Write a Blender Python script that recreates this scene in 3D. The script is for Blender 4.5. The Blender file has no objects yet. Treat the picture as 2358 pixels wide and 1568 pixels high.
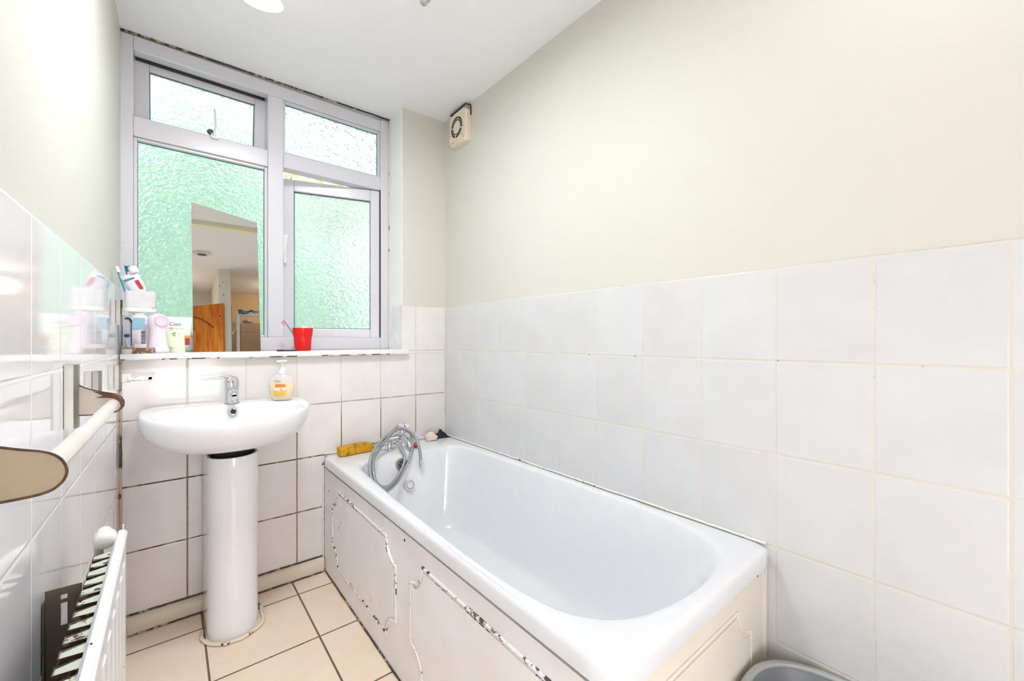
import bpy, bmesh, math, random
from math import sin, cos, pi, radians
from mathutils import Vector, Matrix
random.seed(7)
C = bpy.context.scene.collection
S = bpy.context.scene

# ------------------------------------------------------------------ camera
CAM_H = 1.11
cam_d = bpy.data.cameras.new('camera'); cam = bpy.data.objects.new('camera', cam_d); C.objects.link(cam)
cam_d.sensor_width = 36; cam_d.lens = 36 * 955 / 2358; cam_d.clip_start = 0.02
cam.location = (0, 0, CAM_H); cam.rotation_euler = (pi / 2, 0, -radians(39.549))
S.camera = cam
# ------------------------------------------------------------------ world, daylight, lamps
w = bpy.data.worlds.new('overcast_sky'); S.world = w; w.use_nodes = True
nt = w.node_tree; nt.nodes.clear()
wo = nt.nodes.new('ShaderNodeOutputWorld'); bg = nt.nodes.new('ShaderNodeBackground')
tc = nt.nodes.new('ShaderNodeTexCoord'); nz = nt.nodes.new('ShaderNodeTexNoise'); nz.inputs['Scale'].default_value = 2.2
rp = nt.nodes.new('ShaderNodeValToRGB')
rp.color_ramp.elements[0].position = .35; rp.color_ramp.elements[0].color = (.80, .91, 1, 1)
rp.color_ramp.elements[1].position = .65; rp.color_ramp.elements[1].color = (1, 1, 1, 1)
nt.links.new(tc.outputs['Generated'], nz.inputs['Vector']); nt.links.new(nz.outputs['Fac'], rp.inputs['Fac'])
nt.links.new(rp.outputs['Color'], bg.inputs['Color']); nt.links.new(bg.outputs[0], wo.inputs[0])
bg.inputs['Strength'].default_value = 1.15

def light(name, kind, loc, rot, energy, color, **k):
    d = bpy.data.lights.new(name, kind); o = bpy.data.objects.new(name, d); C.objects.link(o)
    d.energy = energy; d.color = color; o.location = loc; o.rotation_euler = rot
    for a, b in k.items(): setattr(d, a, b)
    return o
sun = light('sun', 'SUN', (0, 6, 6), (radians(38), 0, radians(-20)), 2.6, (1, .97, .92), angle=radians(12))
pt = light('window_portal', 'AREA', (.41, 2.47, 1.72), (-pi / 2, 0, 0), 1, (1, 1, 1), shape='RECTANGLE', size=1.25, size_y=1.4)
pt.data.cycles.is_portal = True
# lamp strengths: front is the spotlight by the window, the others are added fill
LAMP = dict(front=11.5, right=1.6, back=3.5, shower=2.6, door=11.5)
# added fill lamp behind the camera, brightens the lower part of the room
light('rear_fill_light', 'AREA', (.12, -1.0, .72), (radians(103), 0, 0), LAMP['door'], (.94, .97, 1), shape='RECTANGLE', size=.55, size_y=1.2)

S.view_settings.view_transform = 'Standard'; S.view_settings.look = 'None'
S.view_settings.exposure = 0.64; S.view_settings.gamma = 1
S.view_settings.use_curve_mapping = False
S.cycles.max_bounces = 7; S.cycles.diffuse_bounces = 4; S.cycles.glossy_bounces = 3
S.cycles.transmission_bounces = 5; S.cycles.transparent_max_bounces = 8
S.cycles.use_adaptive_sampling = True; S.cycles.adaptive_threshold = .08; S.cycles.use_light_tree = False
S.cycles.sample_clamp_indirect = 6; S.cycles.blur_glossy = 0.8
S.cycles.use_denoising = True

# ------------------------------------------------------------------ materials
def new_mat(name):
    m = bpy.data.materials.new(name); m.use_nodes = True
    b = m.node_tree.nodes['Principled BSDF']
    return m, m.node_tree, b
def pset(b, **k):
    for a, v in k.items():
        b.inputs[a.replace('_', ' ')].default_value = v
def rgb(r, g, b): # sRGB 0-255 to linear
    f = lambda c: (c / 255 / 12.92) if c <= 10.3 else ((c / 255 + .055) / 1.055) ** 2.4
    return (f(r), f(g), f(b), 1)
def N(nt, t, **k):
    n = nt.nodes.new(t)
    for a, v in k.items(): setattr(n, a, v)
    return n
def M(nt, op, a, b=None, c=None):
    n = nt.nodes.new('ShaderNodeMath'); n.operation = op
    for i, x in enumerate((a, b, c)):
        if x is None: continue
        if isinstance(x, (int, float)): n.inputs[i].default_value = x
        else: nt.links.new(x, n.inputs[i])
    return n.outputs[0]
def MR(nt, x, a, b, c=0., d=1., smooth=False):
    n = nt.nodes.new('ShaderNodeMapRange')
    if smooth: n.interpolation_type = 'SMOOTHSTEP'
    nt.links.new(x, n.inputs[0])
    for i, v in enumerate((a, b, c, d)): n.inputs[i + 1].default_value = v
    return n.outputs[0]
def MIX(nt, f, a, b, mode='MIX'):
    n = nt.nodes.new('ShaderNodeMix'); n.data_type = 'RGBA'; n.blend_type = mode
    for i, x in ((0, f), (6, a), (7, b)):
        if isinstance(x, (int, float)): n.inputs[i].default_value = x
        elif isinstance(x, tuple): n.inputs[i].default_value = x
        else: nt.links.new(x, n.inputs[i])
    return n.outputs[2]
def OBJ(nt):
    return nt.nodes.new('ShaderNodeTexCoord').outputs['Object']
def NOISE(nt, vec, scale, detail=3., rough=.5, stretch=None):
    n = nt.nodes.new('ShaderNodeTexNoise'); n.inputs['Scale'].default_value = scale
    n.inputs['Detail'].default_value = detail; n.inputs['Roughness'].default_value = rough
    if stretch:
        mp = nt.nodes.new('ShaderNodeMapping'); mp.inputs['Scale'].default_value = stretch
        nt.links.new(vec, mp.inputs[0]); vec = mp.outputs[0]
    nt.links.new(vec, n.inputs['Vector'])
    return n.outputs['Fac']
def BUMP(nt, b, h, strength, dist=.001):
    n = nt.nodes.new('ShaderNodeBump'); n.inputs['Strength'].default_value = strength
    n.inputs['Distance'].default_value = dist
    nt.links.new(h, n.inputs['Height']); nt.links.new(n.outputs[0], b.inputs['Normal'])

def plain(name, col, rough=.4, metal=0., bump=0., spec=.5, coat=0., var=0.03):
    m, t, b = new_mat(name)
    v = OBJ(t); n = NOISE(t, v, 18, 4)
    dark = tuple(c * (1 - 4 * var) for c in col[:3]) + (1,)
    t.links.new(MIX(t, MR(t, n, .35, .65), dark, col), b.inputs['Base Color'])
    pset(b, Roughness=rough, Metallic=metal, Specular_IOR_Level=spec, Coat_Weight=coat)
    if bump: BUMP(t, b, NOISE(t, v, 90, 3), bump)
    return m

def peel(name, col, brown=rgb(96, 66, 44), amount=.42, rough=.45, scale=40, stretch=(1, 1, 1), streak=.0):
    """painted surface whose paint has flaked off in ragged patches"""
    m, t, b = new_mat(name); v = OBJ(t)
    n = NOISE(t, v, scale, 6, .65, stretch); big = NOISE(t, v, scale * .22, 2, .5)
    s = M(t, 'ADD', M(t, 'MULTIPLY', n, .65), M(t, 'MULTIPLY', big, .35))
    mask = MR(t, s, amount, amount - .02)
    faint = MR(t, NOISE(t, v, 7, 4), .3, .7)
    base = MIX(t, M(t, 'MULTIPLY', faint, streak), col, rgb(205, 186, 160))
    shade = MIX(t, MR(t, NOISE(t, v, 160, 2), .4, .6), brown, rgb(60, 48, 40))
    t.links.new(MIX(t, mask, base, shade), b.inputs['Base Color'])
    pset(b, Roughness=rough)
    BUMP(t, b, M(t, 'MULTIPLY', mask, -1), .5, .0006)
    return m

def tile_mat(name, axis, u0, tw, v0, th_, vaxis=2, tile=rgb(226, 226, 228), grout=rgb(222, 216, 200), dark=rgb(84, 68, 54),
             dirt=.0, g=.004, rough=.12, dirty_below=None, mottle=.02, tone=rgb(226, 226, 228)):
    m, t, b = new_mat(name); v = OBJ(t)
    sp = N(t, 'ShaderNodeSeparateXYZ'); t.links.new(v, sp.inputs[0])
    u = sp.outputs[axis]; z = sp.outputs[vaxis]
    cu = M(t, 'DIVIDE', M(t, 'SUBTRACT', u, u0), tw); cv = M(t, 'DIVIDE', M(t, 'SUBTRACT', z, v0), th_)
    du = M(t, 'MULTIPLY', M(t, 'SUBTRACT', .5, M(t, 'ABSOLUTE', M(t, 'SUBTRACT', M(t, 'FRACT', cu), .5))), tw)
    dv = M(t, 'MULTIPLY', M(t, 'SUBTRACT', .5, M(t, 'ABSOLUTE', M(t, 'SUBTRACT', M(t, 'FRACT', cv), .5))), th_)
    d = M(t, 'MINIMUM', du, dv)
    jmask = MR(t, d, g * .5, g * .5 + .0006, 1, 0)
    wn = N(t, 'ShaderNodeTexWhiteNoise'); cb = N(t, 'ShaderNodeCombineXYZ')
    t.links.new(M(t, 'FLOOR', cu), cb.inputs[0]); t.links.new(M(t, 'FLOOR', cv), cb.inputs[1]); t.links.new(cb.outputs[0], wn.inputs['Vector'])
    cloud = M(t, 'ADD', M(t, 'MULTIPLY', NOISE(t, v, 9, 5, .6), .8), M(t, 'MULTIPLY', wn.outputs['Value'], .2))
    tcol = MIX(t, MR(t, cloud, .3, .7), tone, tile)
    if dirt > 0:
        dn = NOISE(t, v, 26, 4, .6, (1, 1, 2.5))
        f = MR(t, dn, .68 - dirt, .72 - dirt)
        if dirty_below is not None:
            zz = MR(t, sp.outputs[2], dirty_below[0], dirty_below[1], 1, .12)
            f = M(t, 'MULTIPLY', f, zz)
        horiz = MR(t, M(t, 'SUBTRACT', dv, du), -.001, .001, 1, .25)
        if dirty_below is not None: grout = MIX(t, MR(t, sp.outputs[2], dirty_below[0], dirty_below[1], 1, 0), grout, rgb(158, 138, 118))
        gcol = MIX(t, M(t, 'MULTIPLY', f, horiz), grout, dark)
    else: gcol = grout
    t.links.new(MIX(t, jmask, tcol, gcol), b.inputs['Base Color'])
    t.links.new(MR(t, jmask, 0, 1, rough, .8), b.inputs['Roughness'])
    h = M(t, 'ADD', MR(t, d, g * .4, g * .5 + .003, 0, 1, True), M(t, 'MULTIPLY', NOISE(t, v, 14, 2), mottle))
    BUMP(t, b, h, .5, .0015)
    return m

def plaster(name, col, scale=60, s=.25):
    m, t, b = new_mat(name); v = OBJ(t)
    n = NOISE(t, v, 1.7, 3)
    t.links.new(MIX(t, MR(t, n, .3, .7), tuple(c * .97 for c in col[:3]) + (1,), col), b.inputs['Base Color'])
    pset(b, Roughness=.55, Specular_IOR_Level=.3)
    h = M(t, 'ADD', NOISE(t, v, scale, 2, .6), M(t, 'MULTIPLY', NOISE(t, v, 9, 1), 2))
    BUMP(t, b, h, s, .002)
    return m

def glass_mat():
    m = bpy.data.materials.new('obscure_glass'); m.use_nodes = True; t = m.node_tree; t.nodes.clear()
    out = N(t, 'ShaderNodeOutputMaterial'); v = OBJ(t)
    vo = N(t, 'ShaderNodeTexVoronoi', feature='SMOOTH_F1'); vo.inputs['Scale'].default_value = 62
    vo.inputs['Smoothness'].default_value = .6
    nz_ = N(t, 'ShaderNodeTexNoise'); nz_.inputs['Scale'].default_value = 30; nz_.inputs['Detail'].default_value = 2
    t.links.new(v, nz_.inputs['Vector'])
    mx = N(t, 'ShaderNodeVectorMath', operation='MULTIPLY_ADD'); t.links.new(nz_.outputs['Color'], mx.inputs[0])
    mx.inputs[1].default_value = (.03, .03, .03); t.links.new(v, mx.inputs[2]); t.links.new(mx.outputs[0], vo.inputs['Vector'])
    h = M(t, 'ADD', vo.outputs['Distance'], M(t, 'MULTIPLY', NOISE(t, v, 120, 2), .25))
    bp = N(t, 'ShaderNodeBump'); bp.inputs['Strength'].default_value = .9; bp.inputs['Distance'].default_value = .012
    t.links.new(h, bp.inputs['Height'])
    rf = N(t, 'ShaderNodeBsdfRefraction'); rf.inputs['Roughness'].default_value = .22; rf.inputs['IOR'].default_value = 1.27
    rf.inputs['Color'].default_value = (.93, .98, .97, 1); t.links.new(bp.outputs[0], rf.inputs['Normal'])
    tr = N(t, 'ShaderNodeBsdfTransparent'); tr.inputs['Color'].default_value = (.93, .98, .97, 1)
    tl = N(t, 'ShaderNodeBsdfTranslucent'); tl.inputs['Color'].default_value = (.88, .98, .94, 1); t.links.new(bp.outputs[0], tl.inputs['Normal'])
    gl = N(t, 'ShaderNodeBsdfGlossy'); gl.inputs['Roughness'].default_value = .12; t.links.new(bp.outputs[0], gl.inputs['Normal'])
    m1 = N(t, 'ShaderNodeMixShader'); m1.inputs[0].default_value = .10; t.links.new(rf.outputs[0], m1.inputs[1]); t.links.new(tr.outputs[0], m1.inputs[2])
    m2 = N(t, 'ShaderNodeMixShader'); m2.inputs[0].default_value = .22; t.links.new(m1.outputs[0], m2.inputs[1]); t.links.new(tl.outputs[0], m2.inputs[2])
    m3 = N(t, 'ShaderNodeMixShader'); m3.inputs[0].default_value = .05; t.links.new(m2.outputs[0], m3.inputs[1]); t.links.new(gl.outputs[0], m3.inputs[2])
    t.links.new(m3.outputs[0], out.inputs[0])
    return m

def emit(name, col, s):
    m, t, b = new_mat(name); pset(b, Base_Color=col, Roughness=.4, Emission_Color=col, Emission_Strength=s); return m
def clear(name, col, rough=.05, alpha=.35):
    """thin clear plastic"""
    m = bpy.data.materials.new(name); m.use_nodes = True; t = m.node_tree; t.nodes.clear()
    out = N(t, 'ShaderNodeOutputMaterial'); tr = N(t, 'ShaderNodeBsdfTransparent'); tr.inputs[0].default_value = col
    pb = N(t, 'ShaderNodeBsdfPrincipled'); pset(pb, Base_Color=col, Roughness=rough)
    mx = N(t, 'ShaderNodeMixShader'); mx.inputs[0].default_value = alpha
    t.links.new(tr.outputs[0], mx.inputs[1]); t.links.new(pb.outputs[0], mx.inputs[2]); t.links.new(mx.outputs[0], out.inputs[0])
    return m

CREAM = plaster('cream_wall_paint', rgb(214, 212, 203))
CEIL = plaster('white_ceiling_paint', rgb(247, 246, 249), 40, .15)
WHITEPL = plaster('white_reveal_paint', rgb(244, 244, 240))
UPVC = plain('white_upvc', rgb(213, 212, 219), .25, var=.003)
GASKET_SHADE = plain('black_gasket_and_gap_shade', rgb(25, 27, 30), .6)
GLASS = glass_mat()
CERAM = plain('white_glazed_ceramic', rgb(243, 243, 246), .08, coat=.3, var=.004)
ACRYL = plain('white_acrylic', rgb(232, 234, 238), .14, coat=.2, var=.004)
CHROME = plain('chrome', (.78, .79, .81, 1), .07, 1.0, var=.01)
STEEL = plain('brushed_steel', (.40, .39, .36, 1), .42, 1.0)
DARK = plain('dark_void', rgb(22, 20, 19), .7)
PANEL = peel('painted_bath_panel', rgb(246, 245, 247), amount=.33, scale=26, streak=.18)
PANELW = peel('warm_painted_bath_panel', rgb(240, 234, 222), amount=.22, scale=26, streak=.15)
WORN = peel('worn_moulding_paint', rgb(244, 242, 240), amount=.46, scale=60, streak=.2)
SILLM = peel('sill_paint', rgb(238, 238, 238), amount=.30, scale=30, stretch=(.5, 1, 2), streak=.05)
FLAKE = peel('flaking_white_enamel', rgb(240, 236, 228), brown=rgb(112, 60, 34), amount=.45, scale=45, rough=.3)
RADW = peel('radiator_enamel', rgb(238, 238, 240), brown=rgb(96, 84, 96), amount=.33, scale=50, rough=.25)
FINGAP = peel('shade_brown_channel', rgb(118, 104, 84), brown=rgb(70, 48, 34), amount=.52, scale=60)  # dark brown stands in for shade deep between the fins
FIN = peel('pale_green_fins', rgb(206, 212, 196), brown=rgb(92, 66, 46), amount=.44, scale=70)
PLASTW = plain('white_plastic', rgb(240, 240, 240), .3)
SKIRT = peel('skirting_paint', rgb(222, 210, 190), brown=rgb(90, 72, 54), amount=.36, scale=22, stretch=(.5, 1, 2), streak=.3)
MOULD = peel('mouldy_sealant', rgb(196, 186, 172), brown=rgb(52, 42, 36), amount=.53, scale=70, stretch=(.6, .6, 1))
SEAL = peel('white_sealant', rgb(236, 234, 228), brown=rgb(40, 36, 34), amount=.41, scale=60)
GRIME = peel('brown_corner_sealant', rgb(200, 182, 158), brown=rgb(104, 84, 62), amount=.5, scale=30, stretch=(1, 1, .4))
MIRROR, _t, _b = new_mat('silvered_mirror'); pset(_b, Base_Color=(.62, .615, .585, 1), Metallic=1., Roughness=.0)
TILE_B = tile_mat('tiles_window_wall', 0, 1.065, .2018, 1.3045, .25, dirt=.22, g=.005, dirty_below=(.70, .86), grout=rgb(220, 212, 198), tile=rgb(236, 232, 230), tone=rgb(228, 223, 220))
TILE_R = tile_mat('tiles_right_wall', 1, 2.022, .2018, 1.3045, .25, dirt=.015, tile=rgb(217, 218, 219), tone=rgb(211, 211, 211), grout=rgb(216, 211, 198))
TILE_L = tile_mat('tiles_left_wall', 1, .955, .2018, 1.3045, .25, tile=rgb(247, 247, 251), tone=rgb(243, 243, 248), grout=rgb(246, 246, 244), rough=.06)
FLOORM = tile_mat('floor_tiles', 0, .434, .333, 1.993, .333, vaxis=1, tile=rgb(246, 229, 210), tone=rgb(240, 219, 196), grout=rgb(112, 98, 84), dark=rgb(70, 60, 52), dirt=.1, g=.006, rough=.25)
TILE_S = tile_mat('tiles_shower', 0, .75, .25, 1.52, .33, tile=rgb(196, 170, 140), tone=rgb(182, 156, 128), grout=rgb(120, 100, 80), rough=.2)

# ------------------------------------------------------------------ mesh helpers
def link(name, me, parent=None):
    o = bpy.data.objects.new(name, me); C.objects.link(o)
    if parent is not None: o.parent = parent
    return o
def obj(name, bm, mats, parent=None, smooth=False, loc=None, rot=None, bevel=0, subsurf=0, seg=2, angle=35):
    bmesh.ops.recalc_face_normals(bm, faces=bm.faces)
    me = bpy.data.meshes.new(name); bm.to_mesh(me); bm.free()
    for m in (mats if isinstance(mats, (list, tuple)) else [mats]): me.materials.append(m)
    o = link(name, me, parent)
    if smooth:
        for p in me.polygons: p.use_smooth = True
        if smooth != 'all':
            try: me.set_sharp_from_angle(angle=radians(angle))
            except Exception: pass
    if loc: o.location = loc
    if rot: o.rotation_euler = rot
    if bevel:
        b = o.modifiers.new('bevel', 'BEVEL'); b.width = bevel; b.segments = seg; b.limit_method = 'ANGLE'; b.angle_limit = radians(40)
    if subsurf:
        s = o.modifiers.new('subsurf', 'SUBSURF'); s.levels = subsurf; s.render_levels = subsurf
    return o
def B(): return bmesh.new()
def box(bm, x0, x1, y0, y1, z0, z1, mi=0, mat=None):
    vs = [bm.verts.new(p) for p in ((x0, y0, z0), (x1, y0, z0), (x1, y1, z0), (x0, y1, z0), (x0, y0, z1), (x1, y0, z1), (x1, y1, z1), (x0, y1, z1))]
    if mat:
        for v in vs: v.co = mat @ v.co
    for q in ((0, 1, 2, 3), (4, 5, 6, 7), (0, 1, 5, 4), (1, 2, 6, 5), (2, 3, 7, 6), (3, 0, 4, 7)):
        bm.faces.new([vs[i] for i in q]).material_index = mi
    return vs
def boxm(x0, x1, y0, y1, z0, z1):
    b = B(); box(b, x0, x1, y0, y1, z0, z1); return b
def rings(bm, rs, cap0=True, cap1=True, mi=0, closed=True):
    vr = [[bm.verts.new(p) for p in r] for r in rs]
    n = len(rs[0])
    for a, b in zip(vr, vr[1:]):
        for i in range(n if closed else n - 1):
            j = (i + 1) % n
            bm.faces.new((a[i], a[j], b[j], b[i])).material_index = mi
    if cap0: bm.faces.new(vr[0][::-1]).material_index = mi
    if cap1: bm.faces.new(vr[-1]).material_index = mi
    return vr
def lathe(bm, prof, c=(0, 0, 0), n=32, sx=1, sy=1, axis='Z', mi=0, cap0=True, cap1=True, rot=None):
    rs = []
    for r, z in prof:
        ring = []
        for i in range(n):
            a = 2 * pi * i / n
            p = Vector((r * sx * cos(a), r * sy * sin(a), z))
            if axis == 'Y': p = Vector((p.x, -p.z, p.y))
            if axis == 'X': p = Vector((p.z, p.x, p.y))
            if rot: p = rot @ p
            ring.append(p + Vector(c))
        rs.append(ring)
    return rings(bm, rs, cap0, cap1, mi)
def tube(bm, pts, r, n=10, mi=0, closed=False, taper=None, flat=1.0):
    pts = [Vector(p) for p in pts]; m = len(pts); rs = []; up = None
    for i, p in enumerate(pts):
        if closed: d = pts[(i + 1) % m] - pts[i - 1]
        else: d = pts[min(i + 1, m - 1)] - pts[max(i - 1, 0)]
        d.normalize()
        if up is None: up = Vector((0, 0, 1)) if abs(d.z) < .9 else Vector((1, 0, 0))
        x = d.cross(up)
        if x.length < 1e-4: x = d.cross(Vector((0, 1, 0)))
        x.normalize(); y = x.cross(d).normalized(); up = y
        rr = r if taper is None else r * taper(i / (m - 1))
        rs.append([p + x * rr * cos(2 * pi * k / n) + y * rr * flat * sin(2 * pi * k / n) for k in range(n)])
    if closed:
        rs.append(rs[0][:]); rings(bm, rs, False, False, mi); bmesh.ops.remove_doubles(bm, verts=bm.verts, dist=1e-6)
    else: rings(bm, rs, True, True, mi)
def prism(bm, poly, fn, d0, d1, mi=0, side=None):
    a = [bm.verts.new(fn(p, d0)) for p in poly]; b = [bm.verts.new(fn(p, d1)) for p in poly]
    bm.faces.new(a[::-1]).material_index = mi; bm.faces.new(b).material_index = mi
    n = len(poly)
    for i in range(n):
        bm.faces.new((a[i], a[(i + 1) % n], b[(i + 1) % n], b[i])).material_index = mi if side is None else side
def crom(pts, k=8, closed=True):
    pts = [Vector(p) for p in pts]; n = len(pts); out = []
    for i in range(n if closed else n - 1):
        g = (lambda q: pts[q % n]) if closed else (lambda q: pts[max(0, min(n - 1, q))])
        p0, p1, p2, p3 = g(i - 1), g(i), g(i + 1), g(i + 2)
        for j in range(k):
            t = j / k
            out.append(.5 * ((2 * p1) + (p2 - p0) * t + (2 * p0 - 5 * p1 + 4 * p2 - p3) * t * t + (3 * p1 - p0 - 3 * p2 + p3) * t ** 3))
    if not closed: out.append(pts[-1])
    return out
def thing(name, label, cat, loc=(0, 0, 0), group=None):
    o = bpy.data.objects.new(name, None); C.objects.link(o); o.location = loc; o.empty_display_size = .05
    o['label'] = label; o['category'] = cat
    if group: o['group'] = group
    return o
def tag(o, label, cat, group=None):
    o['label'] = label; o['category'] = cat
    if group: o['group'] = group
    return o
def struct(o, label=None):
    o['kind'] = 'structure'
    if label: o['label'] = label
    return o
def ptag(o, label): o['label'] = label; return o
def words(name, text, size, mat, parent, loc, rot, shear=0., squash=1.):
    cu = bpy.data.curves.new(name, 'FONT'); cu.body = text; cu.size = size; cu.extrude = .0002; cu.shear = shear
    cu.align_x = 'CENTER'; cu.align_y = 'CENTER'
    tmp = bpy.data.objects.new('tmp', cu); C.objects.link(tmp)
    bpy.context.view_layer.update()
    me = bpy.data.meshes.new_from_object(tmp.evaluated_get(bpy.context.evaluated_depsgraph_get()))
    bpy.data.objects.remove(tmp); bpy.data.curves.remove(cu)
    me.materials.clear(); me.materials.append(mat)
    o = link(name, me, parent); o.location = loc; o.rotation_euler = rot; o.scale = (squash, 1, 1)
    return o

# ------------------------------------------------------------------ the room
XR, YW, CZ = 1.252, 2.137, 2.39
def XL(y): return -.145 - .0151 * (2.137 - y)
YB = -2.2
TT = 1.3045
def ceil_z(x, y): return 2.386 + .012 * (x - .4)

b = B(); box(b, -.6, 1.6, YB - .2, 2.16, -.1, 0); struct(obj('floor', b, FLOORM))
# ceiling: slopes very slightly, as the photo's does
b = B()
vs = [b.verts.new((x, y, ceil_z(x, y) + dz)) for dz in (0, .12) for x, y in ((-.5, YB - .2), (1.5, YB - .2), (1.5, 2.5), (-.5, 2.5))]
for q in ((0, 1, 2, 3), (4, 5, 6, 7), (0, 1, 5, 4), (1, 2, 6, 5), (2, 3, 7, 6), (3, 0, 4, 7)): b.faces.new([vs[i] for i in q])
struct(obj('ceiling', b, CEIL))
# beam under the ceiling, seen in the mirror
struct(obj('trim_1', boxm(-.3, 1.258, .27, .335, 2.352, 2.42), plaster('cream_beam_paint', rgb(250, 244, 214))))
# left wall, runs on past the window recess
b = B()
pl = lambda y: XL(y) - .012
vs = [b.verts.new((x, y, z)) for z in (-.05, 2.45) for x, y in ((pl(YB - .2), YB - .2), (-.5, YB - .2), (-.5, 2.5), (pl(2.5) , 2.5))]
for q in ((0, 1, 2, 3), (4, 5, 6, 7), (0, 1, 5, 4), (1, 2, 6, 5), (2, 3, 7, 6), (3, 0, 4, 7)): b.faces.new([vs[i] for i in q])
wl = struct(obj('wall_left', b, CREAM))
b = B()
y0, y1 = -1.3, 2.137
vs = [b.verts.new((x, y, z)) for z in (0, TT) for x, y in ((XL(y0), y0), (pl(y0) - .004, y0), (pl(y1) - .004, y1), (XL(y1), y1))]
for q in ((0, 1, 2, 3), (4, 5, 6, 7), (0, 1, 5, 4), (1, 2, 6, 5), (2, 3, 7, 6), (3, 0, 4, 7)): b.faces.new([vs[i] for i in q])
obj('tiling', b, TILE_L, wl, bevel=.002)
# right wall
wr = struct(obj('wall_right', boxm(1.258, 1.5, YB - .2, 2.5, -.05, 2.45), CREAM))
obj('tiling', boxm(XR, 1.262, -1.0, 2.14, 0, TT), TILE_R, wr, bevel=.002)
# window wall: below the sill and right of the recess
b = B(); box(b, -.5, 1.5, 2.143, 2.45, -.05, 1.036); box(b, .988, 1.5, 2.143, 2.45, 1.036, 2.45)
wb = struct(obj('wall_back', b, [CREAM]))
b = B(); box(b, .9865, .9885, 2.1425, 2.3175, 1.06, 2.40)
obj('reveal', b, WHITEPL, wb)
b = B(); box(b, -.150, XR, YW, 2.146, 0, 1.038); box(b, .984, XR, YW, 2.146, 1.038, TT)
obj('tiling', b, TILE_B, wb, bevel=.002)
obj('tiling', boxm(.984, .9885, 2.145, 2.316, 1.06, TT), plain('reveal_tile', rgb(238, 238, 238), .12), wb)
# far end of the room behind the camera
b = B(); box(b, -.5, 1.5, YB - .2, YB, -.05, 2.45)
wf = struct(obj('wall_front', b, CREAM))
obj('tiling', boxm(.55, 1.255, YB - .002, YB + .008, 0, 1.98), TILE_S, wf)
wp = struct(obj('wall_partition', boxm(.425, .535, YB + .002, -1.055, -.02, 2.43), peel('flaking_partition_paint', rgb(234, 234, 226), brown=rgb(120, 78, 50), amount=.38, scale=26)))
struct(obj('wall_shower', boxm(.5352, .5372, YB + .003, -1.07, 0, 2.42), plaster('peach_paint', rgb(236, 204, 162))))
obj('tiling', boxm(.5372, .5452, YB + .01, -1.08, 0, 1.98), TILE_S, bpy.data.objects['wall_shower'])
struct(obj('wall_peach', boxm(.5375, 1.257, YB - .001, YB + .004, 1.97, 2.42), plaster('peach_wall_paint', rgb(236, 204, 162))))
# skirting
def skirt(x0, x1):
    b = B(); prof = [(2.1375, 0), (2.112, 0), (2.110, .045), (2.117, .058), (2.128, .064), (2.1375, .065)]
    prism(b, prof, lambda p, d: (d, p[0], p[1]), x0, x1); return b
struct(obj('baseboard_back', skirt(-.13, .574), SKIRT, smooth=True))
b = B(); prof = [(XL(1.7), 0), (XL(1.7) + .022, 0), (XL(1.7) + .022, .05), (XL(1.7) + .014, .062), (XL(1.7), .065)]
prism(b, prof, lambda p, d: (p[0] + .0151 * (d - 1.7) + .001, d, p[1]), 1.25, 2.108)
struct(obj('baseboard_left', b, SKIRT, smooth=True))
# grime and sealant in the corners
def bead(name, pts, r, m, k=1):
    b = B(); P = []
    for p, q in zip(pts, pts[1:]):
        n = max(2, int((Vector(q) - Vector(p)).length / .02))
        for i in range(n):
            P.append(Vector(p).lerp(Vector(q), i / n) + Vector((random.uniform(-1, 1), random.uniform(-1, 1), random.uniform(-1, 1))) * r * .22)
    P.append(Vector(pts[-1])); tube(b, P, r, 6); return struct(obj(name, b, m, smooth='all'))
bead('trim_2', [(-.1415, 2.134, .06), (-.1415, 2.134, 1.03)], .0048, GRIME)
bead('trim_3', [(1.249, 2.134, .565), (1.249, 2.134, TT)], .004, plain('cream_sealant', rgb(232, 226, 208), .5))
bead('trim_4', [(1.2495, 2.13, .5585), (1.2495, .43, .5585)], .0042, SEAL)
bead('trim_5', [(.574, 2.134, .01), (.574, 2.134, .54)], .0055, SEAL)
bead('trim_6', [(-.155, 2.312, ceil_z(-.155, 0) - .003), (.4, 2.312, ceil_z(.4, 0) - .003), (.984, 2.312, ceil_z(.98, 0) - .003)], .0042, peel('black_mouldy_crack', rgb(176, 158, 140), brown=rgb(40, 32, 28), amount=.52, scale=45))
bead('trim_7', [(-.1565, 2.314, 1.08), (-.1565, 2.314, 2.375)], .003, peel('stained_sealant', rgb(222, 210, 190), brown=rgb(120, 84, 60), amount=.42, scale=25))
bead('trim_8', [(.9845, 2.314, 1.07), (.9845, 2.314, 2.375)], .003, peel('stained_sealant_right', rgb(226, 214, 196), brown=rgb(150, 110, 80), amount=.42, scale=25))
bead('trim_9', [(.58, 2.133, .5585), (1.245, 2.133, .5585)], .004, SEAL)

GR2 = peel('black_floor_grime', rgb(176, 158, 136), brown=rgb(62, 50, 40), amount=.56, scale=40)
bead('trim_13', [(-.12, 2.109, .003), (.573, 2.109, .003)], .0034, GR2)
bead('trim_14', [(-.13, 2.134, .068), (.573, 2.134, .068)], .0034, GR2)
bead('trim_15', [(.5775, 2.12, .004), (.5775, .44, .004)], .0034, GR2)
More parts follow.
